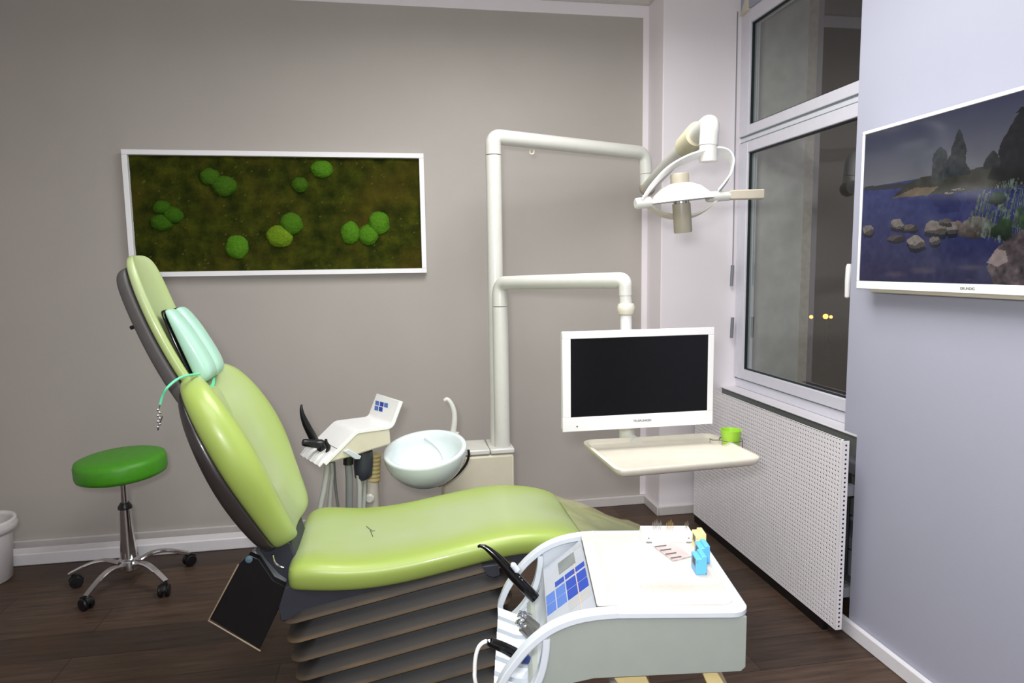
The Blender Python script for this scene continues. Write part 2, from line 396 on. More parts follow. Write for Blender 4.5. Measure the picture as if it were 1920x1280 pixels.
# hinges and opener rod
for py0, py1 in ((497, 536), (595, 633)):
    a = at_x(1373.5, py0, XW - .05); c = at_x(1371.5, py1, XW - .05)
    obj('hinge', tube(BM(), [a, c], .0095, 12), M_GREYM, win)
a = at_x(1383, 22, XW - .05); c = at_x(1374, 497, XW - .05)
obj('opener_rod', tube(BM(), [a, c], .0035, 8), M_GREYM, win)
p = at_x(1396, 8, XW - .03)
b = BM(); prism(b, [p + Vector((0, .05, -.045)), p + Vector((0, -.03, -.04)), p + Vector((0, -.03, .07))], (.02, 0, 0)); obj('fanlight_bracket', b, M_BEIGE, win, bev=.003)
# handle
h = at_x(1592, 500, XW - .055)
b = BM(); tube(b, [h + Vector((.045, 0, -.012)), h + Vector((0, 0, -.012))], .012, 12); obj('handle_neck', b, M_BRIGHT, win)
b = BM(); tube(b, [h + Vector((0, 0, .012)), h + Vector((0, 0, .0)), h + Vector((-.003, 0, -.06)), h + Vector((-.003, 0, -.125)), h + Vector((-.003, 0, -.13))], [.008, .0125, .0115, .010, .006], 14); obj('handle', b, M_BRIGHT, win)
# sill
xs = at_x(1349, 724, 1.84)
b = BM(); box(b, 1.84, XW + .06, Y1 - .02, YC, xs.z - .006, xs.z + .002); struct('trim_3', b, M_TRIM, bev=.003)
# exterior: reveal and night lights
b = BM(); box(b, 2.01, 2.26, 3.50, 3.58, -.4, 3.4); struct('wall_outside_reveal', b, M_STONE, smooth=0)
b = BM(); box(b, 2.26, 2.315, 3.495, 3.58, -.4, 3.4); struct('trim_4', b, M_BRICK, smooth=0)
def street_lamp(px, py, X, r, label):
    c = at_x(px, py, X)
    t = thing('street_lamp', label, 'street lamp', (c.x, c.y, -4.0))
    b = BM(); bmesh.ops.create_uvsphere(b, u_segments=16, v_segments=8, radius=r, matrix=Matrix.Translation(c)); obj('lamp_globe', b, M_STREET, t)
    obj('pole', tube(BM(), [(c.x, c.y, -4), (c.x, c.y, c.z - r * .9)], .05, 8), M_BLACK, t)
street_lamp(1521, 594, 22, .10, 'orange street lamp seen small through the window, the left one')
street_lamp(1548, 593, 21, .13, 'orange street lamp seen through the window, brighter middle one')
street_lamp(1558, 594, 23, .09, 'small orange street lamp seen through the window, the right one')
b = BM(); box(b, 2.5, 60, -30, 60, -4.1, -4.0); struct('trim_5', b, M_BLACK, smooth=0)

# ------------------------------------------------------------------ radiator and perforated cover
t = thing('radiator', 'grey ribbed radiator hidden behind the perforated metal cover', 'radiator', (1.80, 2.85, .1))
b = BM()
for i in range(15):
    y = 2.37 + i * .075; box(b, 1.735, 1.79, y, y + .05, .14, .66)
obj('fins', b, M_RAD, t, bev=.01)
b = BM(); box(b, 1.73, 1.795, 2.27, 3.48, .62, .68); box(b, 1.73, 1.795, 2.27, 3.48, .12, .18); obj('header_pipe', b, M_RAD, t, bev=.012)
b = BM(); box(b, 1.85, 1.98, 2.3, 3.5, .25, .3); box(b, 1.79, 1.9, 2.6, 2.66, .4, .5); box(b, 1.79, 1.9, 3.2, 3.26, .4, .5); obj('wall_bracket', b, M_GREYM, t)

XP = 1.62
def perforated():
    y0, y1, z0, z1 = 2.205, 3.455, .048, .788
    pitch = .0176; ny = int((y1 - y0 - .01) / pitch); nz = int((z1 - z0 - .004) / pitch)
    ya = y0 + .012; za = z0 + .006; dy = (y1 - ya - .002) / ny; dz = (z1 - .008 - za) / nz
    bm = BM(); cache = {}
    def V(x, y, z):
        k = (round(x, 5), round(y, 5), round(z, 5))
        if k not in cache: cache[k] = bm.verts.new((x, y, z))
        return cache[k]
    r = .0048
    for i in range(ny):
        for j in range(nz):
            a0 = ya + i * dy; c0 = za + j * dz; cy_ = a0 + dy / 2; cz_ = c0 + dz / 2
            ring = [V(XP, cy_ + r * math.cos(math.pi / 8 + k * math.pi / 4), cz_ + r * math.sin(math.pi / 8 + k * math.pi / 4)) for k in range(8)]
            back = [V(XP + .003, cy_ + r * math.cos(math.pi / 8 + k * math.pi / 4), cz_ + r * math.sin(math.pi / 8 + k * math.pi / 4)) for k in range(8)]
            A, B_, C_, D = V(XP, a0 + dy, c0 + dz), V(XP, a0, c0 + dz), V(XP, a0, c0), V(XP, a0 + dy, c0)
            # ring indices: 0,1 -> right/top-right ... 
            bm.faces.new((A, ring[1], ring[0])); bm.faces.new((A, B_, ring[2], ring[1])); bm.faces.new((B_, ring[3], ring[2])); bm.faces.new((B_, C_, ring[4], ring[3]))
            bm.faces.new((C_, ring[5], ring[4])); bm.faces.new((C_, D, ring[6], ring[5])); bm.faces.new((D, ring[7], ring[6])); bm.faces.new((D, A, ring[0], ring[7]))
            for k in range(8): bm.faces.new((ring[k], ring[(k + 1) % 8], back[(k + 1) % 8], back[k]))
    # plain margins
    def q(*p): bm.faces.new([bm.verts.new(x) for x in p])
    yb_ = ya + ny * dy; zb_ = za + nz * dz
    q((XP, y0, z0), (XP, ya, z0), (XP, ya, z1), (XP, y0, z1)); q((XP, yb_, z0), (XP, y1, z0), (XP, y1, z1), (XP, yb_, z1))
    q((XP, ya, z0), (XP, yb_, z0), (XP, yb_, za), (XP, ya, za)); q((XP, ya, zb_), (XP, yb_, zb_), (XP, yb_, z1), (XP, ya, z1))
    return bm, ny, dy, ya, nz, dz, za
t = thing('radiator_cover', 'white perforated metal cover panel under the window', 'radiator cover', (XP, 2.83, .022))
bm, ny, dy, ya, nz, dz, za = perforated()
obj('perforated_front', bm, M_PERF, t, smooth=0)
# folded flanges, the near one perforated too
b = BM(); box(b, XP + .0005, XP + .026, 2.2035, 2.205, .048, .788); 
for j in range(nz): 
    z = za + (j + .5) * dz
f1 = obj('side_flange', b, M_PERF, t, smooth=0)
b = BM()
for j in range(nz):
    z = za + (j + .5) * dz; lathe(b, [(.004, 0), (.004, .0006)], (XP + .013, 2.2036, z), 8, (0, -1, 0))
obj('flange_hole', b, M_GASK, f1, smooth=0)['kind'] = 'stuff'
b = BM()
for i in range(ny):
    y = ya + i * dy; box(b, XP + .0005, XP + .018, y + .004, y + dy - .0035, .7868, .788)
box(b, XP + .0005, XP + .006, 2.205, 3.455, .7868, .788); obj('top_flange', b, M_PERF, t, smooth=0)
for q_ in ((1.76, 2.9, 2.93, .60, .64), (1.728, 2.266, 2.296, .55, .59), (1.728, 2.266, 2.296, .14, .18)):
    obj('bracket', box(BM(), XP + .004, *q_), M_GREYM, t, smooth=0)
b = BM(); box(b, 1.846, 1.852, 2.27, 3.59, .40, .735); struct('sill_gap_shade', b, mat('sill_gap_shade_grey', (104, 108, 104), .5), smooth=0)  # grey sheet painted as the shade in the gap below the sill
b = BM(); box(b, XP + .008, XP + .03, 2.29, 3.46, 0, .047); obj('cover_gap_shade', b, M_BLACK, t, smooth=0, label='black strip standing for the shade under the cover')  # black strip puts the shade under the cover into the colour
# ------------------------------------------------------------------ wall television
def wall_tv():
    X0 = 1.652; y0 = 2.212; y1 = 1.262; z1 = 1.905; z0 = 1.352
    t = thing('wall_television', 'white framed flat television on the right wall showing a lake with rocks', 'television', (X0 + .02, (y0 + y1) / 2, 1.6))
    b = BM(); box(b, X0 + .004, X0 + .035, y1, y0, z0, z1); obj('casing', b, M_BRIGHT, t, bev=.004)
    sy0, sy1, sz1, sz0 = y0 - .012, y1 + .012, z1 - .012, z0 + .028
    b = BM(); fr = .0
    for (a, c, e, f) in ((y1, y0, sz1, z1), (y1, y0, z0, sz0), (sy0, y0, sz0, sz1), (y1, sy1, sz0, sz1)): box(b, X0, X0 + .006, a, c, e, f)
    obj('bezel', b, M_BRIGHT, t, bev=.002)
    b = BM(); box(b, X0 + .03, 1.72, y1 + .2, y0 - .06, z0 + .02, z0 + .30); box(b, X0 + .012, X0 + .04, y1 + .1, y0 - .06, z0 - .012, z0 + .02); obj('rear_housing', b, M_BEIGE, t, bev=.004)
    # the picture on the screen
    W, Hh = 300, 170
    def S(px, py):
        p = at_x(px, py, X0 + .003); return ((sy0 - p.y) / (sy0 - sy1), (sz1 - p.z) / (sz1 - sz0))
    rs = np.random.RandomState(3)
    A, B_ = np.meshgrid((np.arange(W) + .5) / W, (np.arange(Hh) + .5) / Hh)
    asp = (sy0 - sy1) / (sz1 - sz0)
    def fbm(s, seed, oct=4):
        out = np.zeros((Hh, W))
        for o_ in range(oct):
            k = s * 2 ** o_
            for i in range(Hh): pass
            g = np.random.RandomState(seed + o_).rand(int(k) + 3, int(k * asp) + 3)
            x = A * k * asp; y = B_ * k; xi = x.astype(int); yi = y.astype(int); fx = x - xi; fy = y - yi
            fx = fx * fx * (3 - 2 * fx); fy = fy * fy * (3 - 2 * fy)
            out += ((g[yi, xi] * (1 - fx) + g[yi, xi + 1] * fx) * (1 - fy) + (g[yi + 1, xi] * (1 - fx) + g[yi + 1, xi + 1] * fx) * fy) * .5 ** o_
        return out / sum(.5 ** o_ for o_ in range(oct))
    n1 = fbm(4, 1); n2 = fbm(14, 9); n3 = fbm(40, 21, 2)
    img = np.zeros((Hh, W, 3))
    def col(c): return np.array(c, float)
    hz = S(1622, 352)[1]
    tt = np.clip(B_ / hz, 0, 1)[..., None]
    img[:] = col((64, 68, 92)) * (1 - tt) + col((112, 114, 120)) * tt
    img += (n1[..., None] - .5) * 14
    def mask_poly(pts):
        P = [S(*p) for p in pts]; m = np.zeros((Hh, W), bool)
        for i in range(len(P)):
            (x1, y1_), (x2, y2) = P[i], P[(i + 1) % len(P)]
            c = ((y1_ > B_) != (y2 > B_)) & (A < (x2 - x1) * (B_ - y1_) / (y2 - y1_ + 1e-9) + x1)
            m ^= c
        return m
    def blob(px, py, rx, ry, c, jag=.5, c2=None, nn=None):
        a, bb = S(px, py); a2, _ = S(px + rx, py); _, b2 = S(px, py + ry)
        d = np.sqrt(((A - a) / max(a2 - a, 1e-4)) ** 2 + ((B_ - bb) / max(b2 - bb, 1e-4)) ** 2) + (n2 - .5) * jag
        m = d < 1
        sh = np.clip(1.15 - .5 * ((B_ - bb) / (b2 - bb)), .4, 1.5)[..., None]
        img[m] = (col(c) * sh * (.75 + .5 * n3[..., None]))[m]
    # water
    m = B_ > hz
    wt = np.clip((B_ - hz) / (1 - hz), 0, 1)[..., None]
    water = col((52, 62, 116)) * (1 - wt) + col((38, 38, 74)) * wt + (fbm(30, 55, 2)[..., None] - .5) * 22
    img[m] = water[m]
    m = mask_poly([(1622, 350), (1690, 343), (1702, 345), (1702, 352), (1622, 358)]); img[m] = (col((44, 48, 58)))
    m = mask_poly([(1672, 372), (1700, 344), (1731, 331), (1778, 326), (1847, 312), (1960, 294), (2090, 270), (2090, 345), (1920, 348), (1840, 355), (1778, 362), (1700, 367)])
    img[m] = (col((56, 56, 46)) * (.55 + .8 * n2[..., None]))[m]
    m = mask_poly([(1672, 372), (1715, 352), (1760, 350), (1740, 366), (1700, 369)]); img[m] = (col((118, 104, 84)) * (.7 + .5 * n2[..., None]))[m]
    m = mask_poly([(1740, 366), (1830, 357), (1920, 350), (1920, 380), (1850, 395), (1760, 400)]) & (n2 > .42); img[m] = img[m] * .6 + col((20, 24, 70)) * .4
    def tree(px, top, bot, w, cone, c=(30, 34, 36)):
        a, bt = S(px, top); _, bb = S(px, bot); a2, _ = S(px + w / 2, bot); hw = a2 - a
        f = np.clip((B_ - bt) / (bb - bt), 0, 1); prof = (f ** .6 if cone else np.clip(f * 5, 0, 1) * (1 - .25 * (1 - f)))
        m = (np.abs(A - a) < hw * prof * (.65 + .75 * n2)) & (B_ > bt) & (B_ < bb)
        img[m] = (col(c) * (.6 + .8 * n3[..., None]))[m]
    tree(1763, 274, 338, 24, False, (52, 58, 60)); tree(1799, 242, 330, 36, True, (40, 46, 48)); tree(1862, 282, 315, 34, True, (40, 44, 44)); tree(1880, 284, 312, 20, True, (44, 46, 46))
    tree(1908, 216, 318, 62, True, (26, 27, 30)); tree(1950, 170, 318, 90, False, (24, 26, 28)); tree(2010, 180, 300, 90, False, (26, 28, 28))
    m = mask_poly([(1860, 315), (2090, 285), (2090, 340), (1900, 345), (1850, 335)]); img[m] = (col((30, 30, 28)) * (.6 + .8 * n2[..., None]))[m]
    # stones, reeds
    blob(1826, 428, 45, 20, (78, 70, 66), 1.1)
    for p in ((1680, 447, 20, 8, (84, 74, 74)), (1628, 433, 12, 10, (128, 120, 116)), (1706, 427, 20, 8, (104, 94, 90)), (1682, 421, 14, 11, (134, 126, 118)),
              (1754, 429, 26, 16, (126, 116, 110)), (1784, 431, 12, 13, (124, 116, 112)), (1774, 416, 14, 8, (90, 84, 84)), (1717, 457, 18, 14, (138, 128, 122)), (1754, 452, 11, 10, (120, 110, 106)),
              (1780, 363, 10, 3, (130, 124, 120)), (1795, 356, 12, 3, (130, 126, 122))):
        rk = np.random.RandomState(int(p[0]) * 7 + int(p[1])); k_ = 9
        pts = []
        for q in range(k_):
            a_ = 2 * math.pi * q / k_ + rk.rand() * .35; r_ = .72 + .42 * rk.rand()
            pts.append((p[0] + p[2] * r_ * math.cos(a_), p[1] + p[3] * r_ * (math.sin(a_) * (.75 if math.sin(a_) > 0 else 1.05))))
        m = mask_poly([(x_, y_ + p[3] * .55) for x_, y_ in pts]); img[m] = img[m] * .45
        m = mask_poly(pts); aa, bb = S(p[0], p[1]); _, b2 = S(p[0], p[1] + p[3])
        rel = (B_ - bb) / (b2 - bb); fa = np.where(rel + (A - aa) * 14 * (rk.rand() - .3) + (n2 - .5) * 1.6 < 0, 1.0, .58)
        img[m] = (col(p[4]) * (fa * (.8 + .35 * n3))[..., None])[m]
    a, bb = S(1905, 395)
    d = ((A - a) / .17) ** 2 + ((B_ - bb) / .17) ** 2; gs = np.random.RandomState(5).rand(12, 330); sx_ = A * 320 + B_ * 40 * np.random.RandomState(6).rand(); sy_i = np.clip((B_ * 10).astype(int), 0, 11)
    blade = gs[sy_i, np.clip(sx_.astype(int), 0, 329)] * .6 + n3 * .4
    m = (d < 1) & (blade > .38 + .22 * d)
    img[m] = (col((88, 100, 92)) * (.5 + .9 * n3[..., None]))[m]
    blob(1882, 425, 22, 24, (34, 48, 32), 2.2); blob(1925, 425, 26, 30, (38, 52, 34), 2.2); blob(1868, 372, 14, 9, (36, 50, 36), 1.6)
    m = mask_poly([(1850, 500), (1872, 462), (1900, 440), (1925, 428), (2000, 430), (2090, 470), (2090, 570), (1890, 570), (1862, 530)]); img[m] = (col((92, 80, 82)) * (.15 + .9 * n2[..., None] + .7 * (n3[..., None] - .2)))[m]
    m = mask_poly([(1850, 492), (1868, 466), (1885, 470), (1890, 490), (1870, 500)]); img[m] = (col((132, 118, 116)) * (.7 + .6 * n2[..., None]))[m]
    for p in ((1678, 514, 24, 7), (1729, 507, 30, 8), (1818, 501, 30, 6), (1816, 524, 7, 3)):
        a, bb = S(p[0], p[1]); a2, _ = S(p[0] + p[2], p[1]); _, b2 = S(p[0], p[1] + p[3])
        d = ((A - a) / (a2 - a)) ** 2 + ((B_ - bb) / (b2 - bb)) ** 2; w = (np.clip(1 - d, 0, 1) * .55)[..., None]; img[:] = img * (1 - w) + col((96, 84, 88)) * w
    img = np.clip(img, 0, 255) / 255; l = np.where(img <= .04045, img / 12.92, ((img + .055) / 1.055) ** 2.4)
    ys = np.linspace(sy0, sy1, W + 1); zs = np.linspace(sz1, sz0, Hh + 1)
    verts = [(X0 + .003, ys[i], zs[j]) for j in range(Hh + 1) for i in range(W + 1)]
    faces = [(j * (W + 1) + i, j * (W + 1) + i + 1, (j + 1) * (W + 1) + i + 1, (j + 1) * (W + 1) + i) for j in range(Hh) for i in range(W)]
    off = LOC[t.name]; me = bpy.data.meshes.new('screen'); me.from_pydata([tuple(Vector(v) - off) for v in verts], [], faces)
    ca = me.color_attributes.new('Col', 'FLOAT_COLOR', 'CORNER')
    cols = np.ones((Hh * W, 4, 4), np.float32); cols[:, :, :3] = l.reshape(-1, 1, 3)
    cols[:, :, :3] *= .62; ca.data.foreach_set('color', cols.reshape(-1))
    me.materials.append(attr_mat('television_screen', .12, True, spec=.45))
    me.validate(); me.update()
    o = bpy.data.objects.new('screen', me); COL.objects.link(o); o.parent = t
    if me.polygons[0].normal.x > 0: me.flip_normals()
    p = at_x(1813, 549, X0 - .0006)
    mesh_text('GRUNDIG', .0115, M_LOGO, 'logo', (X0 - .0006, p.y, z0 + .014), (0, -1, 0), (0, 0, 1), t)
wall_tv()

# ------------------------------------------------------------------ moss picture
def moss_picture():
    tl = at_y(233, 283, YB - .02); tr = at_y(795, 287, YB - .02); br = at_y(799, 514, YB - .02); bl = at_y(245, 517, YB - .02)
    x0 = (tl.x + bl.x) / 2; x1 = (tr.x + br.x) / 2; z1 = (tl.z + tr.z) / 2; z0 = (bl.z + br.z) / 2
    t = thing('moss_picture', 'white framed wall picture of dark green moss with round moss cushions', 'picture', ((x0 + x1) / 2, YB, (z0 + z1) / 2))
    fw = .026; yf = YB - .048
    b = BM(); 
    box(b, x0, x1, yf, YB - .001, z1 - fw, z1); box(b, x0, x1, yf, YB - .001, z0, z0 + fw); box(b, x0, x0 + fw, yf, YB - .001, z0 + fw, z1 - fw); box(b, x1 - fw, x1, yf, YB - .001, z0 + fw, z1 - fw)
    obj('frame', b, M_FRAME, t, bev=.002)
    m = attr_mat('moss', .95, bump=1.0, bscale=260, spec=.1)
    NX, NZ = 230, 96; X0, X1, Z0, Z1 = x0 + fw - .002, x1 - fw + .002, z0 + fw - .002, z1 - fw + .002
    bm = BM(); cl = bm.loops.layers.float_color.new('Col'); vs = []; cc = {}
    for j in range(NZ + 1):
        for i in range(NX + 1):
            x = X0 + (X1 - X0) * i / NX; z = Z0 + (Z1 - Z0) * j / NZ
            p = Vector((x, 0, z)); n = noise.fractal(p * 14, 1, 2, 4); f = noise.noise(p * 120); g = noise.fractal(p * 4 + Vector((5, 2, 1)), 1, 2, 3)
            v = bm.verts.new((x, YB - .020 - .006 * n - .006 * abs(f), z)); vs.append(v)
            k = max(0, min(1, .5 + .55 * n + .25 * f)); br_ = max(0, min(1, g * 1.1 + .15 + .25 * (i / NX - .5)))
            a = Vector((30, 38, 8)).lerp(Vector((74, 78, 18)), k).lerp(Vector((84, 70, 24)), br_ * .6)
            if random.random() < .003: a = Vector((104, 96, 50))
            cc[v] = L3(a)
    for j in range(NZ):
        for i in range(NX):
            q = [vs[j * (NX + 1) + i], vs[j * (NX + 1) + i + 1], vs[(j + 1) * (NX + 1) + i + 1], vs[(j + 1) * (NX + 1) + i]]
            fc = bm.faces.new(q)
            for lp in fc.loops: lp[cl] = cc[lp.vert]
    obj('flat_moss', bm, m, t, smooth=180)
    spots = [(393, 331, 16, 14, 0), (420, 348, 20, 17, 0), (304, 389, 15, 12, -1), (324, 403, 16, 14, -1), (303, 417, 18, 14, -1), (604, 317, 19, 15, 2), (562, 346, 14, 13, 0),
             (547, 419, 19, 19, 1), (524, 443, 22, 19, 3), (444, 463, 19, 20, 2), (657, 436, 17, 20, 2), (690, 440, 18, 18, 2), (711, 418, 19, 20, 2)]
    for px, py, rx, ry, br_ in spots:
        c = at_y(px, py, YB - .03); s = c.y / F * 1.02
        bm = BM(); bmesh.ops.create_icosphere(bm, subdivisions=5, radius=1)
        cl = bm.loops.layers.float_color.new('Col'); sd = Vector((px * .1, py * .1, 0))
        for v in bm.verts:
            d = v.co.normalized(); k = 1 + .10 * noise.noise(d * 1.6 + sd) + .045 * noise.noise(d * 9 + sd) + .04 * noise.noise(d * 26 + sd)
            v.co = Vector((c.x + d.x * rx * s * k, YB - .022 + d.y * .036 * k, c.z + d.z * ry * s * k)); v.tag = False
        base = {-1: (68, 112, 24), 0: (74, 116, 28), 1: (84, 132, 30), 2: (92, 148, 34), 3: (122, 158, 36)}[br_]
        for f in bm.faces:
            for lp in f.loops:
                n = .5 + .5 * noise.noise(lp.vert.co * 300); lp[cl] = L3([x * (.62 + .5 * n) for x in base])
        obj('moss_cushion', bm, m, t, smooth=180)
moss_picture()

# ------------------------------------------------------------------ stool
def stool():
    c = Vector((-1.262, 3.283, 0))
    t = thing('treatment_stool', 'round green vinyl stool on a chrome five-star base with castors', 'stool', c)
    ax = Vector((-.035, -.02, 1)).normalized()
    R_ = .19; h = .095
    prof = [(.02, 0), (R_ - .02, 0), (R_ - .004, .008), (R_, .022), (R_, h - .028), (R_ - .006, h - .010), (R_ - .03, h - .001), (.08, h + .004), (.01, h + .005)]
    obj('seat', lathe(BM(), prof, c + Vector((0, 0, .52)), 48, ax), M_STOOLG, t, smooth=60)
    obj('seat_plate', lathe(BM(), [(.09, 0), (.1, .008), (.1, .018)], c + Vector((0, 0, .505)), 24, ax), M_BLACK, t)
    obj('gas_spring', lathe(BM(), [(.0145, .36), (.0145, .515)], c, 20), M_CHROME, t)
    obj('collar', lathe(BM(), [(.018, .392), (.03, .372), (.03, .362), (.018, .358)][::-1], c, 20), M_BLACK, t)
    obj('column', lathe(BM(), [(.034, .11), (.034, .16), (.025, .362)], c, 24), M_CHROME, t)
    obj('hub', lathe(BM(), [(.022, .06), (.045, .075), (.05, .10), (.045, .122), (.034, .128)], c, 24), M_CHROME, t)
    for k in range(5):
        a = math.radians(178 + 72 * k); d = Vector((math.cos(a), math.sin(a), 0)); s = Vector((-d.y, d.x, 0))
        path = smooth_path([c + d * .035 + Vector((0, 0, .098)), c + d * .10 + Vector((0, 0, .118)), c + d * .17 + Vector((0, 0, .108)), c + d * .262 + Vector((0, 0, .066))], 7)
        b = BM(); n = len(path); rings = []
        for i, p in enumerate(path):
            dd = (path[min(i + 1, n - 1)] - path[max(i - 1, 0)]).normalized(); uu = s.cross(dd); w = .017 - .004 * i / n; hh = .011
            rings.append([p + s * (w * x) + uu * (hh * y) for x, y in ((1, 0), (.75, .75), (0, 1), (-.75, .75), (-1, 0), (-.8, -.5), (.8, -.5))])
        loft(b, rings); leg = obj('leg', b, M_CHROME, t, smooth=50)
        e = c + d * .25; st = a + 1.9 + k
        w = Vector((math.cos(st), math.sin(st), 0)); fw_ = Vector((-w.y, w.x, 0))
        cc = e + fw_ * .014 + Vector((0, 0, .0275))
        b = BM()
        for sgn in (-1, 1): lathe(b, [(.008, 0), (.025, .001), (.0275, .006), (.0275, .014), (.024, .019), (.008, .02)], cc + w * (.004 if sgn > 0 else -.004), 20, w * sgn)
        tube(b, [e + Vector((0, 0, .075)), e + Vector((0, 0, .03))], .006, 10)
        obj('castor', b, M_BLACK, leg)
        b = BM(); lathe(b, [(.012, -.013), (.03, -.012), (.031, 0), (.03, .012), (.012, .013)], cc + Vector((0, 0, .004)), 20, w); bmesh.ops.bisect_plane(b, geom=b.verts[:] + b.edges[:] + b.faces[:], plane_co=cc + Vector((0, 0, .006)), plane_no=(0, 0, -1), clear_outer=True)
        obj('castor_hood', b, M_BLACK, leg)
stool()

# ------------------------------------------------------------------ waste bin
def bin_():
    c = Vector((-1.962, 3.44, 0))
    t = thing('waste_bin', 'round white plastic waste bin at the left edge by the taupe wall', 'waste bin', c)
    obj('bucket', lathe(BM(), [(.02, .004), (.104, .0), (.112, .006), (.132, .275), (.129, .275), (.108, .012), (.02, .01)], c, 40), M_BIN, t, smooth=50)
    b = BM(); lathe(b, [(.131, .262), (.142, .262), (.1475, .272), (.1485, .288), (.144, .297), (.134, .296), (.128, .284), (.129, .27)], c, 40, cap0=False, cap1=False)
    obj('rim', b, M_BIN, t, smooth=70)
    b = BM()
    lathe(b, [(.149, .285), (.152, .27), (.150, .25), (.140, .24), (.135, .255)], c, 40, cap0=False, cap1=False)
    for v in b.verts: v.co.xy += Vector((noise.noise(v.co * 18), noise.noise(v.co * 18 + Vector((9, 9, 9))))) * .004
    obj('liner_bag', b, M_BIN, t, smooth=70)
bin_()

# ------------------------------------------------------------------ dental chair
YM = 2.385
def ringYZ(x, zt, hw, th, crown=.0, dx=0):
    pts = [(-1, -.45), (-.985, -.2), (-.93, -.03), (-.8, .02), (-.45, -.06), (0, -.10), (.45, -.06), (.8, .02), (.93, -.03), (.985, -.2), (1, -.45), (.97, -.8), (.9, -1), (.45, -1.02), (0, -1.02), (-.45, -1.02), (-.9, -1), (-.97, -.8)]
    return [Vector((x, YM + hw * v, zt + th * z)) for v, z in pts]
def dental_chair():
    t = thing('dental_chair', 'lime green dental treatment chair with reclined backrest and black bellows base', 'dental chair', (.0, YM, 0))
    # seat: closed loft of cross sections along X
    st = [(-.372, .475, .16, .03), (-.367, .495, .24, .05), (-.352, .515, .272, .066), (-.32, .527, .283, .078), (-.27, .527, .287, .082), (-.19, .514, .287, .078), (-.09, .511, .287, .075), (.01, .519, .287, .073),
          (.11, .535, .287, .072), (.21, .551, .286, .070), (.31, .566, .284, .068), (.40, .571, .280, .066), (.50, .560, .275, .064), (.575, .541, .270, .062), (.615, .522, .266, .058), (.628, .508, .255, .04)]
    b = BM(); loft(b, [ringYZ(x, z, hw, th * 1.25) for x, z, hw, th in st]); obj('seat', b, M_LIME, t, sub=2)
    # crack in the vinyl
    b = BM()
    for pl in ([(687, 982), (693, 987), (699, 991), (703, 990)], [(694, 989), (697, 996), (699, 1001)]):
        pts = [at_z(px, py, .5155) for px, py in pl]
        for p in pts: p.z = .507
        tube(b, pts, .0009, 6)
    obj('vinyl_crack', b, M_PRINT, t)
    # footrest + clear cover
    st = [(.60, .505, .25, .05), (.64, .492, .255, .055), (.72, .46, .25, .05), (.85, .405, .24, .045), (.96, .36, .225, .04), (1.01, .338, .19, .03)]
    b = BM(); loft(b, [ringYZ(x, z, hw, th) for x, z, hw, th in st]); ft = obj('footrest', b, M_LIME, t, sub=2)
    b = BM(); rings = []
    for i in range(26):
        f = i / 25; x = .612 + f * .42; z = .512 - .41 * (x - .612) + .012; hw = .264 - .06 * f
        row = []
        for j in range(31):
            v = -1 + 2 * j / 30; dz = -.055 * max(0, abs(v) - .86) / .14
            p = Vector((x, YM + hw * v, z + dz)); n = noise.noise(Vector((x * 9, v * 3 + x * 5, 3))) * .009 + .004 * noise.noise(Vector((x * 30, v * 9, 1)))
            p.z += n; row.append(p)
        rings.append(row)
    loft(b, rings, False, False, closed=False)
    obj('foot_cover', b, M_VINYL, t, label='crinkled clear plastic foot cover', smooth=80)
    # backrest
    u = Vector((-.425, 0, .905)); w = Vector((.905, 0, .425)); B0 = Vector((-.428, YM, .575))
    def rb(uu, hw, wb, wc, w0=0.0, neck=0):
        pr = [(-1, .35), (-.985, .62), (-.93, .86), (-.82, 1.0), (-.66, .93), (-.45, None), (-.16, None), (0, None), (.16, None), (.45, None), (.66, .93), (.82, 1.0), (.93, .86), (.985, .62), (1, .35), (.96, .1), (.85, 0), (.4, 0), (0, 0), (-.4, 0), (-.85, 0), (-.96, .1)]
        out = []
        for v, k in pr:
            if k is None: ww = wc if abs(v) < .3 else wc * .8 + wb * .2
            else: ww = w0 + (wb - w0) * k
            if neck and abs(v) < .2 and k is None: ww -= neck
            out.append(B0 + u * uu + Vector((0, hw * v, 0)) + w * ww)
        return out
    st = [(-.045, .10, .05, .045), (-.04, .17, .075, .055), (-.02, .205, .088, .062), (.03, .224, .095, .060), (.10, .246, .101, .058), (.18, .272, .113, .056), (.26, .290, .121, .052), (.34, .292, .121, .048),
          (.42, .284, .114, .044), (.49, .264, .101, .040), (.54, .236, .086, .038), (.572, .196, .066, .032), (.588, .13, .046, .026)]
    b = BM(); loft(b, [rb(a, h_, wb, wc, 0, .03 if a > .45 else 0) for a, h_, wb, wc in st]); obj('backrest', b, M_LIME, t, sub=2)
    # dark back shell
    b = BM(); rings = []
    for a, h_, d0, d1 in ((-.035, .15, .0, -.012), (-.03, .19, .012, -.025), (.0, .215, .014, -.04), (.1, .245, .014, -.052), (.22, .27, .016, -.056), (.34, .27, .016, -.05), (.46, .25, .012, -.038), (.54, .21, .008, -.02), (.56, .16, .0, -.012)):
        rings.append([B0 + u * a + Vector((0, h_ * v, 0)) + w * (d1 + (d0 - d1) * k) for v, k in ((-1, .5), (-1, .9), (-.9, 1), (0, 1), (.9, 1), (1, .9), (1, .5), (.97, .18), (.85, 0), (0, -.05), (-.85, 0), (-.97, .18))])
    loft(b, rings); obj('back_shell', b, M_SHELL, t, sub=2)
    # headrest
    hu = Vector((-.375, 0, .927)); hw_ = Vector((.927, 0, .375)); H0 = Vector((-.648, YM - .005, 1.02))
    def bend(a): return hw_ * (.020 * ((a - .25) / .25) ** 2 - .012)
    b = BM(); rings = []
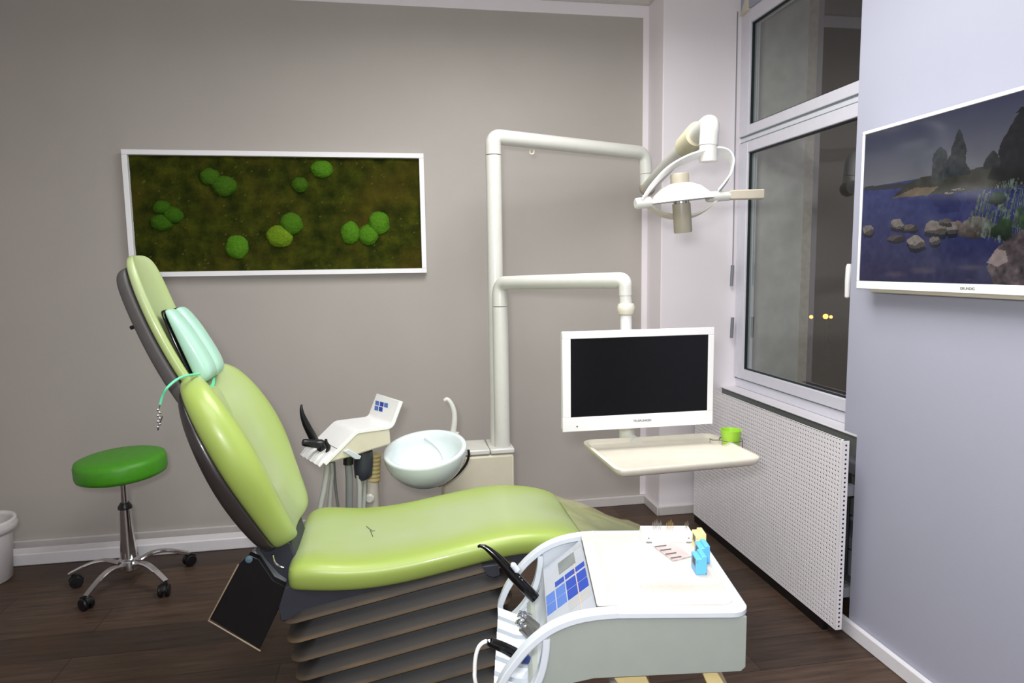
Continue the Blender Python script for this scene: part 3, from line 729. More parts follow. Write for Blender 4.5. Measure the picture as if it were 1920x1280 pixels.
    for a, h_, tp in ((-.07, .09, .026), (-.06, .11, .032), (.0, .118, .036), (.1, .122, .036), (.2, .124, .036), (.3, .126, .035), (.40, .124, .034), (.45, .114, .032), (.482, .102, .028), (.502, .078, .022), (.512, .04, .014)):
        rings.append([H0 + hu * a + bend(a) + Vector((0, h_ * v, 0)) + hw_ * (tp * k) for v, k in ((-1, .3), (-.99, .75), (-.93, 1.0), (-.78, .92), (-.55, .62), (0, .5), (.55, .62), (.78, .92), (.93, 1.0), (.99, .75), (1, .3), (.95, 0), (0, -.02), (-.95, 0))])
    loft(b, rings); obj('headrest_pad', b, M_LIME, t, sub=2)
    b = BM(); rings = []
    for a, h_, d in ((-.16, .09, -.03), (-.15, .11, -.045), (-.05, .118, -.05), (.1, .12, -.05), (.25, .122, -.046), (.4, .122, -.044), (.455, .118, -.04), (.474, .10, -.025), (.478, .07, -.015)):
        rings.append([H0 + hu * a + bend(a) + Vector((0, h_ * v, 0)) + hw_ * (d * k) for v, k in ((-1, .4), (-1, .05), (-.9, -.02), (0, -.02), (.9, -.02), (1, .05), (1, .4), (.97, .85), (.85, 1), (0, 1.03), (-.85, 1), (-.97, .85))])
    loft(b, rings); hs = obj('headrest_shell', b, M_SHELLG, t, sub=2)
    p = H0 + hu * .30 + bend(.3) - hw_ * .044 + Vector((0, -.09, 0)); obj('release_knob', tube(BM(), [p, p - hw_ * .012], .006, 10), M_BLACK, hs)
    b = BM(); rings = []
    for a, k in ((-.14, .8), (-.13, .95), (-.08, 1), (.0, 1), (.02, .9), (.03, .7)):
        rings.append([H0 + hu * a + Vector((0, .055 * k * x, 0)) + hw_ * (.004 + .056 * z * k) for x, z in ((-1, 0), (-1, .7), (-.85, 1), (.85, 1), (1, .7), (1, 0))])
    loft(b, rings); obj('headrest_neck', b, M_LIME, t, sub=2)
    # head cushion: dark backing board and two wedge lobes
    cb = H0 + hu * .055 + hw_ * .017; cu = (hu + hw_ * .04).normalized(); cw = cu.cross(Vector((0, -1, 0))); cw = Vector((cu.z, 0, -cu.x))
    b = BM()
    for sgn in (-1, 1):
        rings = []
        for a, s_ in ((-.004, .5), (.0, .85), (.03, .97), (.2, .95), (.25, .8), (.262, .5)):
            y0 = .004 * sgn; y1 = .104 * sgn; m_ = (y0 + y1) / 2; h2 = (y1 - y0) / 2 * s_
            rings.append([cb + cu * a + Vector((0, m_ + h2 * x, 0)) + cw * z for x, z in ((-1, 0), (1, 0), (1, .018), (-1, .018))])
        loft(b, rings)
    obj('cushion_backing', b, M_BLACKG, t, sub=1)
    for sgn in (-1, 1):
        b = BM(); rings = []
        for a, s_, th in ((.0, .55, .026), (.004, .86, .044), (.022, 1, .060), (.06, 1, .062), (.12, 1, .054), (.18, .98, .044), (.225, .92, .031), (.25, .78, .022), (.258, .5, .012)):
            m_ = .054 * sgn; h2 = .050 * s_
            rings.append([cb + cu * a + Vector((0, m_ + h2 * x, 0)) + cw * (.017 + th * z) for x, z in ((-1, 0), (-1, .45), (-.95, .8), (-.7, .97), (0, 1), (.7, .97), (.95, .8), (1, .45), (1, 0), (0, 0))])
        loft(b, rings); obj('head_cushion', b, M_MINT, t, sub=2, label='mint green wedge lobe of the head cushion')
    sp_ = [cb + cw * .04 + cu * .0 + Vector((0, .03, 0)), cb + cw * .03 - cu * .025 + Vector((0, .0, 0)), cb + cw * .005 - cu * .03 + Vector((0, -.05, 0))]
    b = BM(); band(b, smooth_path(sp_, 6), .012, .0015, cu); obj('mint_strap', b, M_MINTC, t)
    # hinge
    b = BM(); out = [(478, 1032), (497, 1060), (520, 1085), (536, 1096), (528, 1108), (505, 1092), (484, 1068), (468, 1040)]
    prism(b, [at_y(px, py, 2.20) for px, py in out], (0, .04, 0)); obj('hinge_arm', b, M_GREYM, t, bev=.003)
    b = BM(); prism(b, [at_y(px, py, 2.24) for px, py in ((486, 1025), (545, 1015), (560, 1060), (548, 1100), (520, 1100), (492, 1062))], (0, .25, 0)); obj('hinge_housing', b, M_NAVY, t, bev=.006)
    b = BM(); tube(b, smooth_path([at_y(px, py, 2.19) for px, py in ((511, 1040), (514, 1052), (521, 1060), (532, 1064))], 5), .004, 10); obj('chrome_hook', b, M_CHROME, t)
    b = BM(); prism(b, [at_y(px, py, 2.155) for px, py in ((394, 1160), (449, 1056), (466, 1040), (485, 1048), (512, 1088), (536, 1100), (533, 1120), (487, 1217))], (0, .03, 0)); rc = obj('rear_cover', b, M_BLACK, t, bev=.002)
    b = BM(); tube(b, [at_y(447, 1058, 2.153), at_y(391, 1163, 2.153), at_y(488, 1220, 2.153)], .0026, 8); obj('edge_strip', b, M_STRIP, rc)
    c = at_y(467, 1048, 2.15); obj('pivot_cap', lathe(BM(), [(.011, 0), (.011, .004), (.004, .006)], c, 20, (0, -1, 0)), mat('blue_grey_cap', (86, 112, 126), .4), rc)
    # seat frame
    b = BM(); prism(b, [at_y(px, py, 2.135) for px, py in ((534, 1102), (522, 1140), (526, 1166), (560, 1158), (700, 1124), (840, 1090), (960, 1058), (1000, 1046), (1000, 1020), (860, 1040), (640, 1090), (560, 1090))], (0, .5, 0)); obj('seat_frame', b, M_NAVY, t, bev=.004)
    # bellows
    m = attr_mat('bellows_rubber', .55, spec=.4)
    bm = BM(); cl = bm.loops.layers.float_color.new('Col'); rings = []; info = []
    tan = math.tan(math.radians(10.5))
    def ring(zc, inset, xl, xr):
        y0 = 2.115 + inset; y1 = 2.655 - inset; r_ = .055; pts = []
        for cx, cy_, a0 in ((xr - inset - r_, y0 + r_, -90), (xr - inset - r_, y1 - r_, 0), (xl + inset + r_, y1 - r_, 90), (xl + inset + r_, y0 + r_, 180)):
            for k in range(7):
                a = math.radians(a0 + 15 * k); pts.append((cx + r_ * math.cos(a), cy_ + r_ * math.sin(a)))
        full = []
        for i in range(len(pts)):
            p, q = pts[i], pts[(i + 1) % len(pts)]
            n_ = 8 if abs(p[0] - q[0]) > .2 or abs(p[1] - q[1]) > .2 else 1
            for k in range(n_): full.append((p[0] + (q[0] - p[0]) * k / n_, p[1] + (q[1] - p[1]) * k / n_))
        return [Vector((x, y, zc + tan * (x + .05))) for x, y in full]
    z = .452; k = 0
    while z > -.09:
        xl = -.392 + .010 * k; xr = .37 - .004 * k
        for dz, ins, dust in ((0.0, .044, 0), (-.030, .022, .03), (-.048, .008, .3), (-.0585, .0005, 1), (-.0615, .0005, 1), (-.0630, .006, .1), (-.0655, .044, 0)):
            rings.append(ring(z + dz, ins, xl, xr)); info.append(dust)
        z -= .067; k += 1
    vr = loft(bm, rings, True, True)
    dm = {}
    for r, d in zip(vr, info):
        for v in r: dm[v] = d
    for f in bm.faces:
        for lp in f.loops:
            d = dm[lp.vert] * (.75 + .4 * noise.noise(lp.vert.co * 9)); a = Vector((35, 34, 33)).lerp(Vector((112, 92, 66)), max(0, min(1, d))); lp[cl] = L3(a)
    bmesh.ops.bisect_plane(bm, geom=bm.verts[:] + bm.edges[:] + bm.faces[:], plane_co=(0, 0, .03), plane_no=(0, 0, -1), clear_outer=True)
    obj('bellows', bm, m, t, smooth=60)
    b = BM(); box(b, -.30, .36, 2.14, 2.63, .0, .032); obj('base_plate', b, M_NAVY, t, bev=.006)
    b = BM(); prism(b, [at_y(px, py, 2.10) for px, py in ((905, 1062), (935, 1058), (938, 1078), (925, 1083), (912, 1078))], (0, .03, 0)); obj('side_bracket', b, M_NAVY, t, bev=.002)
dental_chair()

# bib chain hanging from the chair shoulder
def bib_chain():
    pts = [at_y(px, py, 2.085) for px, py in ((345, 716), (330, 716), (316, 724), (305, 742), (300, 758))]
    pts[0].y = 2.24; pts[1].y = 2.14; pts[1].z += .006
    t = thing('bib_chain', 'mint green bib cord with metal clip hanging over the chair back', 'bib chain', pts[-1])
    obj('cord', tube(BM(), smooth_path(pts, 6), .0038, 8), M_MINTC, t)
    b = BM(); p = [at_y(px, py, 2.085) for px, py in ((300, 758), (298, 768), (299, 782), (297, 795), (295, 806))]
    tube(b, smooth_path(p, 4), [.0022, .0038], 8)
    for i in range(7):
        q = at_y(297 + (2.5 if i % 2 else -1), 768 + i * 5.4, 2.083); bmesh.ops.create_uvsphere(b, u_segments=8, v_segments=6, radius=.0042, matrix=Matrix.Translation(q))
    tube(b, [at_y(304, 780, 2.083), at_y(299, 792, 2.083)], .003, 8)
    obj('clip', b, M_CHROME, t)
bib_chain()

# ------------------------------------------------------------------ cuspidor unit
def cuspidor():
    zt = .585
    fr = at_z(965, 840, zt); Y0 = fr.y; X1 = fr.x; Y1_ = Y0 + .20
    xL = at_y(870, 850, Y0).x - .10
    t = thing('cuspidor_unit', 'white water unit with round spittoon bowl behind the dental chair', 'cuspidor unit', ((xL + X1) / 2, Y0 + .09, 0))
    b = BM(); box(b, xL, X1 - .002, Y0 + .003, Y1_, 0, zt - .028); cab = obj('cabinet', b, M_BEIGE, t, bev=.012)
    xs_ = at_z(918, 840, zt).x
    for a, c, nm in ((xL, xs_ - .0015, 'lid'), (xs_ + .0015, X1, 'lid')):
        b = BM(); box(b, a, c, Y0, Y1_, zt - .025, zt); obj(nm, b, M_PLAST, t, bev=.006)
    # bowl
    c = at_y(797, 842, Y0 - .175); R_ = 79.5 * c.y / F
    ax = Vector((-.10, -.20, 1)).normalized()
    pr = []
    for k in range(0, 13):
        a = math.radians(-90 + 88 * k / 12); pr.append((max(.012, R_ * math.cos(a)), R_ * .92 * math.sin(a)))
    pr += [(R_, .002), (R_ - .004, .007), (R_ - .014, .008), (R_ - .024, .003)]
    for k in range(1, 10):
        a = math.radians(-4 - 84 * k / 10); pr.append((max(.012, (R_ - .026) * math.cos(a)), R_ * .78 * math.sin(a)))
    b = BM(); lathe(b, pr, c, 56, ax); bowl = obj('bowl', b, M_BOWL, t, smooth=70)
    sp_ = [at_y(px, py, c.y + .01) for px, py in ((878, 843), (879, 853), (875, 867), (867, 879), (855, 891), (838, 903), (822, 911))]
    obj('bowl_seal', tube(BM(), smooth_path(sp_, 4), .006, 8), M_BLACK, t)
    q = Vector((0, 0, 1)).rotation_difference(ax)
    def inner(az, el): return c + q @ Vector(((R_ - .030) * math.cos(el) * math.cos(az), (R_ - .030) * math.cos(el) * math.sin(az), -(R_ * .76) * math.sin(el)))
    pts = [inner(math.radians(88 - 12 * k), math.radians(6 + 11 * k)) for k in range(6)]
    obj('swirl_ridge', tube(BM(), smooth_path(pts, 5), [.006, .002], 10), M_BOWL, bowl)
    # cup filler spout
    yb = c.y + .20
    pts = smooth_path([at_y(px, py, yb) for px, py in ((849, 812), (852, 790), (851, 770), (845, 755), (838, 748), (833, 751))], 6)
    n = len(pts); b = BM(); tube(b, pts, [.0155 + (.0075 - .0155) * i / n for i in range(n)], 14); obj('spout', b, M_PLAST, t)
    b = BM(); lathe(b, [(.03, -.06), (.03, 0), (.018, .004)], pts[0] + Vector((0, 0, .002)), 20); obj('spout_base', b, M_PLAST, t)
    return zt, Y0
ZCAB, YCAB = cuspidor()

# ------------------------------------------------------------------ lamp on its pole
def lamp():
    Yp = YCAB + .125; r_ = .0375
    base = at_y(933, 832, Yp); base.z = ZCAB; top = at_y(925, 262, Yp)
    x = (base.x + at_y(926, 300, Yp).x) / 2
    t = thing('operating_lamp', 'white dental operating lamp on a tall bent pole beside the window', 'operating lamp', (x, Yp, ZCAB))
    ztop = at_y(940, 256, Yp).z; zj = at_y(926, 291, Yp).z
    obj('pole', tube(BM(), [(x, Yp, ZCAB), (x, Yp, zj - .002)], r_, 28), M_PLAST, t)
    e = at_y(1209, 287, 3.50); ed = at_y(1211, 326, 3.50); ee = at_y(1212, 356, 3.50)
    pts = round_corners([(x, Yp, zj + .002), (x, Yp, ztop), e, ed], .075, 10)
    n = len(pts); obj('boom', tube(BM(), pts, [r_ + (.034 - r_) * i / n for i in range(n)], 28), M_PLAST, t)
    obj('boom_end', tube(BM(), [ed + Vector((0, 0, -.002)), ee], .034, 28), M_PLAST, t)
    hp = at_y(995, 277, Yp + .07); b = BM(); tube(b, round_corners([hp + Vector((-.004, 0, .01)), hp + Vector((-.004, 0, -.03)), hp + Vector((.014, 0, -.03)), hp + Vector((.016, 0, -.008))], .012), .0045, 8); obj('hook', b, M_IVORY, t)
    # spring arm towards the room
    YH = 2.42
    j0 = at_y(1214, 352, 3.50); j1 = at_y(1288, 272, 2.85); j2 = at_y(1307, 252, 2.62)
    b = BM(); bmesh.ops.create_uvsphere(b, u_segments=24, v_segments=16, radius=.043, matrix=Matrix.Translation(j0)); obj('knuckle', b, M_LAMPG, t)
    obj('spring_arm', tube(BM(), [j0, j1], [.034, .036], 24), M_PLAST, t)
    b = BM(); pts = []; rr = []
    for i in range(29):
        f = i / 28; pts.append(j1 + (j2 - j1) * (f * 1.15 - .08)); rr.append(.0455 + .003 * math.cos(i * math.pi))
    tube(b, pts, rr, 24); obj('ribbed_boot', b, M_BOOT, t, smooth=20)
    hub = at_y(1328, 296, YH)
    el = round_corners([j2, at_y(1330, 232, 2.46), at_y(1331, 238, YH), hub + Vector((0, 0, .045))], .06, 10)
    obj('elbow', tube(BM(), el, [.036, .0345], 28), M_PLAST, t)
    obj('swivel', tube(BM(), [hub + Vector((0, 0, .045)), hub + Vector((0, 0, -.014))], .033, 28), M_PLAST, t)
    # yoke hoop
    cl_ = [(1204, 377, 2.40), (1220, 352, 2.40), (1250, 320, 2.40), (1285, 299, 2.41), (1318, 288, 2.42), (1345, 283, 2.42), (1364, 289, 2.42), (1373, 304, 2.41), (1369, 327, 2.40), (1358, 345, 2.40), (1346, 360, 2.40)]
    b = BM(); band(b, smooth_path([at_y(*p) for p in cl_], 6), .050, .006, (.25, 1, -.45)); obj('yoke', b, M_BRIGHT, t, smooth=50)
    cl_ = [(1212, 380, 2.40), (1228, 395, 2.42), (1252, 405, 2.44), (1280, 408, 2.45), (1310, 400, 2.43), (1335, 383, 2.41), (1348, 368, 2.40)]
    b = BM(); band(b, smooth_path([at_y(*p) for p in cl_], 6), .034, .008, (.1, 1, -.25)); obj('lower_hoop', b, M_IVORY, t, smooth=50)
    b = BM(); band(b, smooth_path([at_y(p[0] - 1, p[1] - 4, p[2]) for p in cl_[:4]], 6), .014, .006, (.1, 1, .3)); obj('amber_shield', b, M_AMBER, t, smooth=50)
    # head
    c = at_y(1277, 376, 2.40); ax = (at_y(1276, 330, 2.40) - at_y(1279, 430, 2.40)).normalized()
    R_ = 63 * 2.40 / F
    ax = (ax + Vector((-.05, -.03, 0))).normalized()
    b = BM(); lathe(b, [(.012, .066), (R_ * .34, .062), (R_ * .62, .048), (R_ * .86, .024), (R_, .0), (R_ * .97, -.002), (R_ * .84, .018), (R_ * .6, .040), (R_ * .3, .054), (.012, .056)], c, 48, ax); obj('reflector', b, M_BRIGHT, t, smooth=70)
    b = BM(); lathe(b, [(.034, .050), (.034, .094), (.031, .099), (.01, .100)], c, 32, ax); obj('top_cap', b, M_LAMPG, t)
    b = BM(); lathe(b, [(.029, .045), (.029, -.012)], c, 32, ax); obj('bulb_collar', b, M_CHROME, t)
    b = BM(); lathe(b, [(.01, -.118), (.031, -.118), (.033, -.114), (.033, -.012), (.03, -.010)], c, 32, ax); obj('bulb_shield', b, M_LAMPG, t)
    a, d = at_y(1191, 382, 2.40), at_y(1219, 379, 2.40); obj('side_knob', tube(BM(), [a, a + (d - a) * .08, d], [.016, .0205, .0205], 20), M_PLAST, t)
    a, d = at_y(1326, 369, 2.40), at_y(1366, 367, 2.40); obj('handle_socket', tube(BM(), [a, d], [.020, .0185], 20), M_PLAST, t)
    a, d = at_y(1362, 366, 2.40), at_y(1431, 364, 2.38)
    b = BM(); tube(b, [a, a + (d - a) * .12, a + (d - a) * .97, d], [.0185, .0245, .0255, .0235], 4, up=(0, .72, .70)); obj('handle', b, M_HANDLE, t, bev=.004)
lamp()

# ------------------------------------------------------------------ monitor support, tray, monitor
def monitor_side():
    Yp = YCAB + .045; r_ = .0375
    base = at_y(941, 838, Yp); x = (base.x + at_y(939, 580, Yp).x) / 2
    t = thing('monitor_stand', 'shorter white bent pole and arm that carries the monitor', 'support arm', (x, Yp, ZCAB))
    zj = at_y(940, 574, Yp).z; zt = at_y(950, 530, Yp).z
    obj('pole', tube(BM(), [(x, Yp, ZCAB), (x, Yp, zj - .002)], r_, 28), M_PLAST, t)
    Ye = 2.48
    e = at_y(1172, 525, Ye); d1 = at_y(1173, 553, Ye); d2 = at_y(1174, 576, Ye); d3 = at_y(1173, 620, Ye)
    pts = round_corners([(x, Yp, zj + .002), (x, Yp, zt), e, d1], .06, 10); n = len(pts)
    obj('boom', tube(BM(), pts, [r_ + (.025 - r_) * i / n for i in range(n)], 28), M_PLAST, t)
    obj('drop_tube', tube(BM(), [d1, d2], .024, 24), M_PLAST, t)
    b = BM(); lathe(b, [(.02, -.028), (.030, -.020), (.034, -.006), (.034, .008), (.030, .018), (.02, .022)], d2 + Vector((0, 0, -.005)), 24); obj('joint_ring', b, M_IVORY, t)
    zb = .815
    obj('post', tube(BM(), [d2, (d3.x + .004, Ye, zb)], .0225, 24), M_BRIGHT, t)
    b = BM(); box(b, d3.x - .045, d3.x + .045, 2.38, Ye, 1.02, 1.10); obj('screen_bracket', b, M_GREYM, t, bev=.003)
    # tray
    zt_ = .80
    P = [at_z(1089, 825, zt_), at_z(1158, 882, zt_), at_z(1433, 858, zt_), at_z(1335, 811, zt_)]
    c = sum(P, Vector()) / 4
    tr = thing('tray_table', 'cream rimmed instrument tray in front of the monitor', 'tray', (c.x, c.y, zt_))
    FL_, FR_, BR_, BL_ = P[1], P[2], P[3], P[0]
    def rr(s, r, z, k=8):
        cs = [c + (p - c) * s for p in (FL_, FR_, BR_, BL_)]; out = []
        for i in range(4):
            p = cs[i]; a = (cs[i - 1] - p).normalized(); d = (cs[(i + 1) % 4] - p).normalized()
            s0 = p + a * r; e0 = p + d * r
            for j in range(k + 1):
                q = j / k; v = s0 * (1 - q) ** 2 + p * 2 * q * (1 - q) + e0 * q * q; out.append(Vector((v.x, v.y, z)))
        return out
    b = BM(); loft(b, [rr(.90, .02, zt_ - .030), rr(.97, .035, zt_ - .022), rr(1, .045, zt_ - .010), rr(1, .045, zt_ - .002), rr(.985, .042, zt_ + .001), rr(.955, .036, zt_), rr(.935, .032, zt_ - .010), rr(.91, .03, zt_ - .014)])
    obj('tray_pan', b, M_IVORY, tr, smooth=50)
    b = BM(); tube(b, [(d3.x + .004, 2.36, zt_ - .02), (d3.x + .004, 2.47, zt_ - .02)], .024, 16); tube(b, [(d3.x + .004, 2.47, zt_ - .04), (d3.x + .004, 2.47, zt_ + .03)], .030, 20); obj('tray_neck', b, M_PLAST, tr)
    # cup and wire holder on the right rim
    cc = at_z(1372, 830, zt_ - .01); cc.x -= .004; 
    cz = zt_ - .05
    b = BM(); pts = []
    for k in range(33): a = 2 * math.pi * k / 32; pts.append(cc + Vector((.0415 * math.cos(a), .0415 * math.sin(a), .013)))
    tube(b, pts, .0016, 8)
    for a in (-.4, 1.4, 3.4): p = cc + Vector((.0415 * math.cos(a), .0415 * math.sin(a), .013)); tube(b, round_corners([p, p + Vector((0, 0, -.055)), Vector((cc.x, cc.y, cz - .004))], .01), .0016, 8)
    q = cc + Vector((-.0415, 0, .013)); tube(b, [q, q + Vector((-.03, 0, .002)), q + Vector((-.032, .02, .002)), q + Vector((-.03, .02, -.012))], .0018, 8)
    obj('cup_holder', b, M_STEEL, tr, label='thin wire cup ring at the tray edge')
    b = BM(); lathe(b, [(.01, 0), (.0275, 0), (.0375, .088), (.039, .090), (.0365, .090), (.026, .004), (.01, .004)], (cc.x, cc.y, cz), 32); o = obj('drinking_cup', b, M_CUP, origin=(cc.x, cc.y, cz), smooth=50)
    tag(o, 'lime green plastic cup in the wire ring beside the tray', 'cup')
    # monitor
    tl, trr, brr, bl = at_y(1053, 620, 2.27), at_y(1337, 615, 2.27), at_y(1338, 794, 2.27), at_y(1056, 810, 2.27)
    x0 = (tl.x + bl.x) / 2; x1 = (trr.x + brr.x) / 2; z1 = (tl.z + trr.z) / 2; z0 = (bl.z + brr.z) / 2
    o0 = Vector((x0, 2.27, 0)); ex = (Vector((x1, 2.27, 0)) - o0); Wd = ex.length; ex.normalize(); ey = Vector((-ex.y, ex.x, 0))
    m = thing('monitor', 'white flat screen monitor with black screen on the tray stand', 'monitor', o0 + ex * Wd / 2 + Vector((0, 0, z0)))
    def wb(b, a, c_, d0, d1, e, f):
        v = [o0 + ex * p[0] + ey * p[1] + Vector((0, 0, p[2])) for p in ((a, d0, e), (c_, d0, e), (c_, d1, e), (a, d1, e), (a, d0, f), (c_, d0, f), (c_, d1, f), (a, d1, f))]; hexa(b, v[:4], v[4:])
    hh = z1 - z0
    b = BM(); wb(b, 0.003, Wd - .003, .006, .036, z0 + .003, z1 - .003); obj('casing', b, M_BRIGHT, m, bev=.004)
    b = BM(); wb(b, .08, Wd - .08, .036, .06, z0 + .06, z1 - .08); obj('rear_housing', b, M_BRIGHT, m, bev=.006)
    l, r2, tp, bt = .030, .022, .026, .051
    b = BM(); wb(b, 0, Wd, -.002, .008, z1 - tp, z1); wb(b, 0, Wd, -.002, .008, z0, z0 + bt); wb(b, 0, l, -.002, .008, z0 + bt, z1 - tp); wb(b, Wd - r2, Wd, -.002, .008, z0 + bt, z1 - tp); obj('bezel', b, M_BRIGHT, m, bev=.0015)
    b = BM(); wb(b, l, Wd - r2, .001, .007, z0 + bt, z1 - tp); obj('screen', b, mat('monitor_screen', (16, 16, 18), .18, var=.1, spec=.3), m, smooth=0)
    mesh_text('TELEFUNKEN', .0115, M_PRINT, 'logo', o0 + ex * (Wd * .52) - ey * .0026 + Vector((0, 0, z0 + bt * .52)), ex, (0, 0, 1), m)
    b = BM(); lathe(b, [(.0025, 0), (.0025, .002)], o0 + ex * .052 - ey * .002 + Vector((0, 0, z0 + .018)), 10, -ey); obj('power_light', b, M_PRINT, m)
monitor_side()

# ------------------------------------------------------------------ assistant element with suction hoses
def assistant():
    T = at_z(607, 868, .672); A2 = at_z(569, 846, .672)
    ey = (A2 - T); Wd = ey.length; ey.normalize(); ex = Vector((ey.y, -ey.x, 0))
    def on(px, py, off=0):
        d = ray(px, py); k = ((T + ey * off - EYE).dot(ey)) / d.dot(ey); return EYE + d * k
    def sz(px, py, off=0): p = on(px, py, off); return ((p - T).dot(ex), p.z)
    t = thing('assistant_unit', 'white holder of suction handles with blue squares logo behind the chair', 'assistant unit', (T + ex * .2 + ey * .1) * 1 - Vector((0, 0, 0)))
    def P(s, y, z): return T * 1 + ex * s + ey * y + Vector((0, 0, z - T.z))
    tip = sz(607, 868); kn = sz(668, 806); pl = sz(733, 797); bt = sz(750, 751); b1 = sz(735, 833); b0 = sz(628, 866)
    # white bent top sheet, thick 12 mm
    th = .017
    prof = [tip, kn, pl]
    path = round_corners([Vector((a, 0, c)) for a, c in (tip, (tip[0] + (kn[0] - tip[0]) * .5, tip[1] + (kn[1] - tip[1]) * .5), kn, pl)], .05, 6)
    path = round_corners([Vector((tip[0], 0, tip[1])), Vector((kn[0], 0, kn[1])), Vector((pl[0], 0, pl[1])), Vector((bt[0], 0, bt[1]))], .018, 6)
    n = len(path); b = BM(); rings = []
    for i, p in enumerate(path):
        d = (path[min(i + 1, n - 1)] - path[max(i - 1, 0)]).normalized(); nn = Vector((-d.z, 0, d.x))
        q = p - nn * th
        rings.append([P(p.x, 0, p.z), P(p.x, Wd, p.z), P(q.x, Wd, q.z), P(q.x, 0, q.z)])
    loft(b, rings); obj('top_cover', b, M_BRIGHT, t, smooth=45, bev=.0025)
    # seam between fixed cover and instrument rest
    f = .42; s0 = tip[0] + (kn[0] - tip[0]) * f; z0 = tip[1] + (kn[1] - tip[1]) * f
    b = BM(); tube(b, [P(s0, .004, z0 + .0005), P(s0, Wd - .004, z0 + .0005)], .0013, 6); obj('cover_seam', b, M_GREYM, t)
    # fingers of the rest
    b = BM()
    for k in range(5):
        y = Wd * (k + .5) / 5; a = Vector((tip[0], 0, tip[1])); d = (Vector((kn[0], 0, kn[1])) - a).normalized(); nn = Vector((-d.z, 0, d.x))
        w = Wd / 5 * .31
        poly = [a - d * .022 - nn * .006, a + d * .05, a + d * .055 + nn * .004, a + d * .012 + nn * .012, a - d * .022 + nn * .006]
        prism(b, [P(p.x, y - w, p.z) for p in poly], ey * (2 * w))
    obj('rest_finger', b, M_BRIGHT, t, bev=.002)
    # beige body
    b = BM(); poly = [(tip[0] + .012, tip[1] - .006), (kn[0] + .004, kn[1] - .012), (pl[0] - .003, pl[1] - .011), (b1[0], b1[1]), (b0[0] + .07, b0[1] - .004 + .010), (b0[0], b0[1])]
    prism(b, [P(s, .004, z) for s, z in poly], ey * (Wd - .008)); obj('body', b, M_BEIGE, t, bev=.008)
    # logo squares on the upright plate
    d = (Vector((bt[0], 0, bt[1])) - Vector((pl[0], 0, pl[1]))).normalized(); nn = Vector((-d.z, 0, d.x))
    def onplate(px, py):
        n_ = ex * nn.x + Vector((0, 0, nn.z)); o_ = P(pl[0], 0, pl[1]); r = ray(px, py); return EYE + r * ((o_ - EYE).dot(n_) / r.dot(n_))
    n_ = ex * nn.x + Vector((0, 0, nn.z))
    if n_.dot(EYE - T) < 0: n_ = -n_
    for k, (px, py, mm) in enumerate(((707.5, 755.5, M_BLUEL), (716, 757.5, M_BLUEK), (724, 759.5, M_BLUEL), (706, 765, M_BLUEL), (714, 767, M_BLUEK))):
        b = BM(); h = 3.4
        q = [onplate(px + a * h - .1 * c * h * .9, py + c * h * 1.2 + a * .8) + n_ * .0008 for a, c in ((-1, -1), (1, -1), (1, 1), (-1, 1))]
        prism(b, q, -n_ * .0012); obj('logo_square', b, mm, t, smooth=0)
    b = BM(); q = [on(644, 846, -.004), on(654, 842, -.004), on(678, 855, -.004), on(675, 861, -.004), on(666, 861, -.004)]
    prism(b, q, ey * .014); obj('release_lever', b, M_CARTR, t, bev=.003)
    # support underneath
    mid = lambda px, py, o_: on(px, py, o_)
    c1 = mid(681, 870, .09); b = BM(); x_, y_ = c1.x, c1.y
    b = BM(); tube(b, [mid(681, 845, .06), mid(681, 874, .06), mid(681, 892, .06), mid(682, 895, .06)], [.040, .040, .036, .030], 20); obj('valve_block', b, M_NAVY, t)
    b = BM(); a, c_ = mid(700, 850, .14), mid(699, 902, .14); pts = []; rr = []
    for i in range(15):
        pts.append(a + (c_ - a) * i / 14); rr.append(.036 if i % 2 else .031)
    tube(b, pts, rr, 20); obj('bellows_joint', b, M_YELL, t, smooth=20)
    b = BM(); a = mid(697, 895, .14); tube(b, [a, (a.x, a.y, .02)], .03, 20); obj('support_post', b, M_IVORY, t)
    b = BM(); tube(b, [(a.x, a.y, .0), (a.x, a.y, .02), (a.x, a.y, .05)], [.12, .11, .04], 24); obj('foot', b, M_IVORY, t)
    q = mid(693, 934, .10); b = BM(); lathe(b, [(.022, -.01), (.022, .006), (.014, .012)], q, 20, (0, -1, 0)); obj('post_button', b, M_PLAST, t)
    b = BM(); tube(b, [mid(653, 856, .05), mid(653, 870, .05)], .021, 16); obj('hose_sleeve', b, M_BLACK, t)
    # hoses
    for pl_, r_, mm, o_ in (([(612, 866), (613, 880), (608, 915), (601, 950), (596, 980)], .0115, M_HOSE, .06), ([(621, 866), (623, 885), (620, 920), (618, 950), (617, 985)], .009, M_HOSE, .10), ([(653, 868), (655, 900), (655, 940), (655, 990)], .0155, M_HOSED, .05),
                            ([(672, 890), (674, 910), (674, 945), (674, 990)], .011, M_HOSE, .05), ([(684, 890), (684, 910), (682, 945), (680, 990)], .009, M_HOSE, .07), ([(626, 866), (628, 900), (631, 930), (636, 970)], .006, M_HOSED, .14)):
        b = BM(); pts = [on(px, py, o_) for px, py in pl_]; e = pts[-1]; pts += [Vector((e.x - .005, e.y, .22))]
        tube(b, smooth_path(pts, 5), r_, 12); obj('hose', b, mm, t)
    # the two suction handles and a small nozzle, lifted out when used
    def handle(name, label, pl_, rads, o_, m_=M_BLACK, loc=None):
        pts = [on(px, py, o_) for px, py in pl_]
        b = BM(); P_ = smooth_path(pts, 6); n_ = len(P_)
        rr = [np.interp(i / (n_ - 1), np.linspace(0, 1, len(rads)), rads) for i in range(n_)]
        tube(b, P_, [float(v) for v in rr], 16); o = obj(name, b, m_, origin=pts[-1]); tag(o, label, 'suction handle')
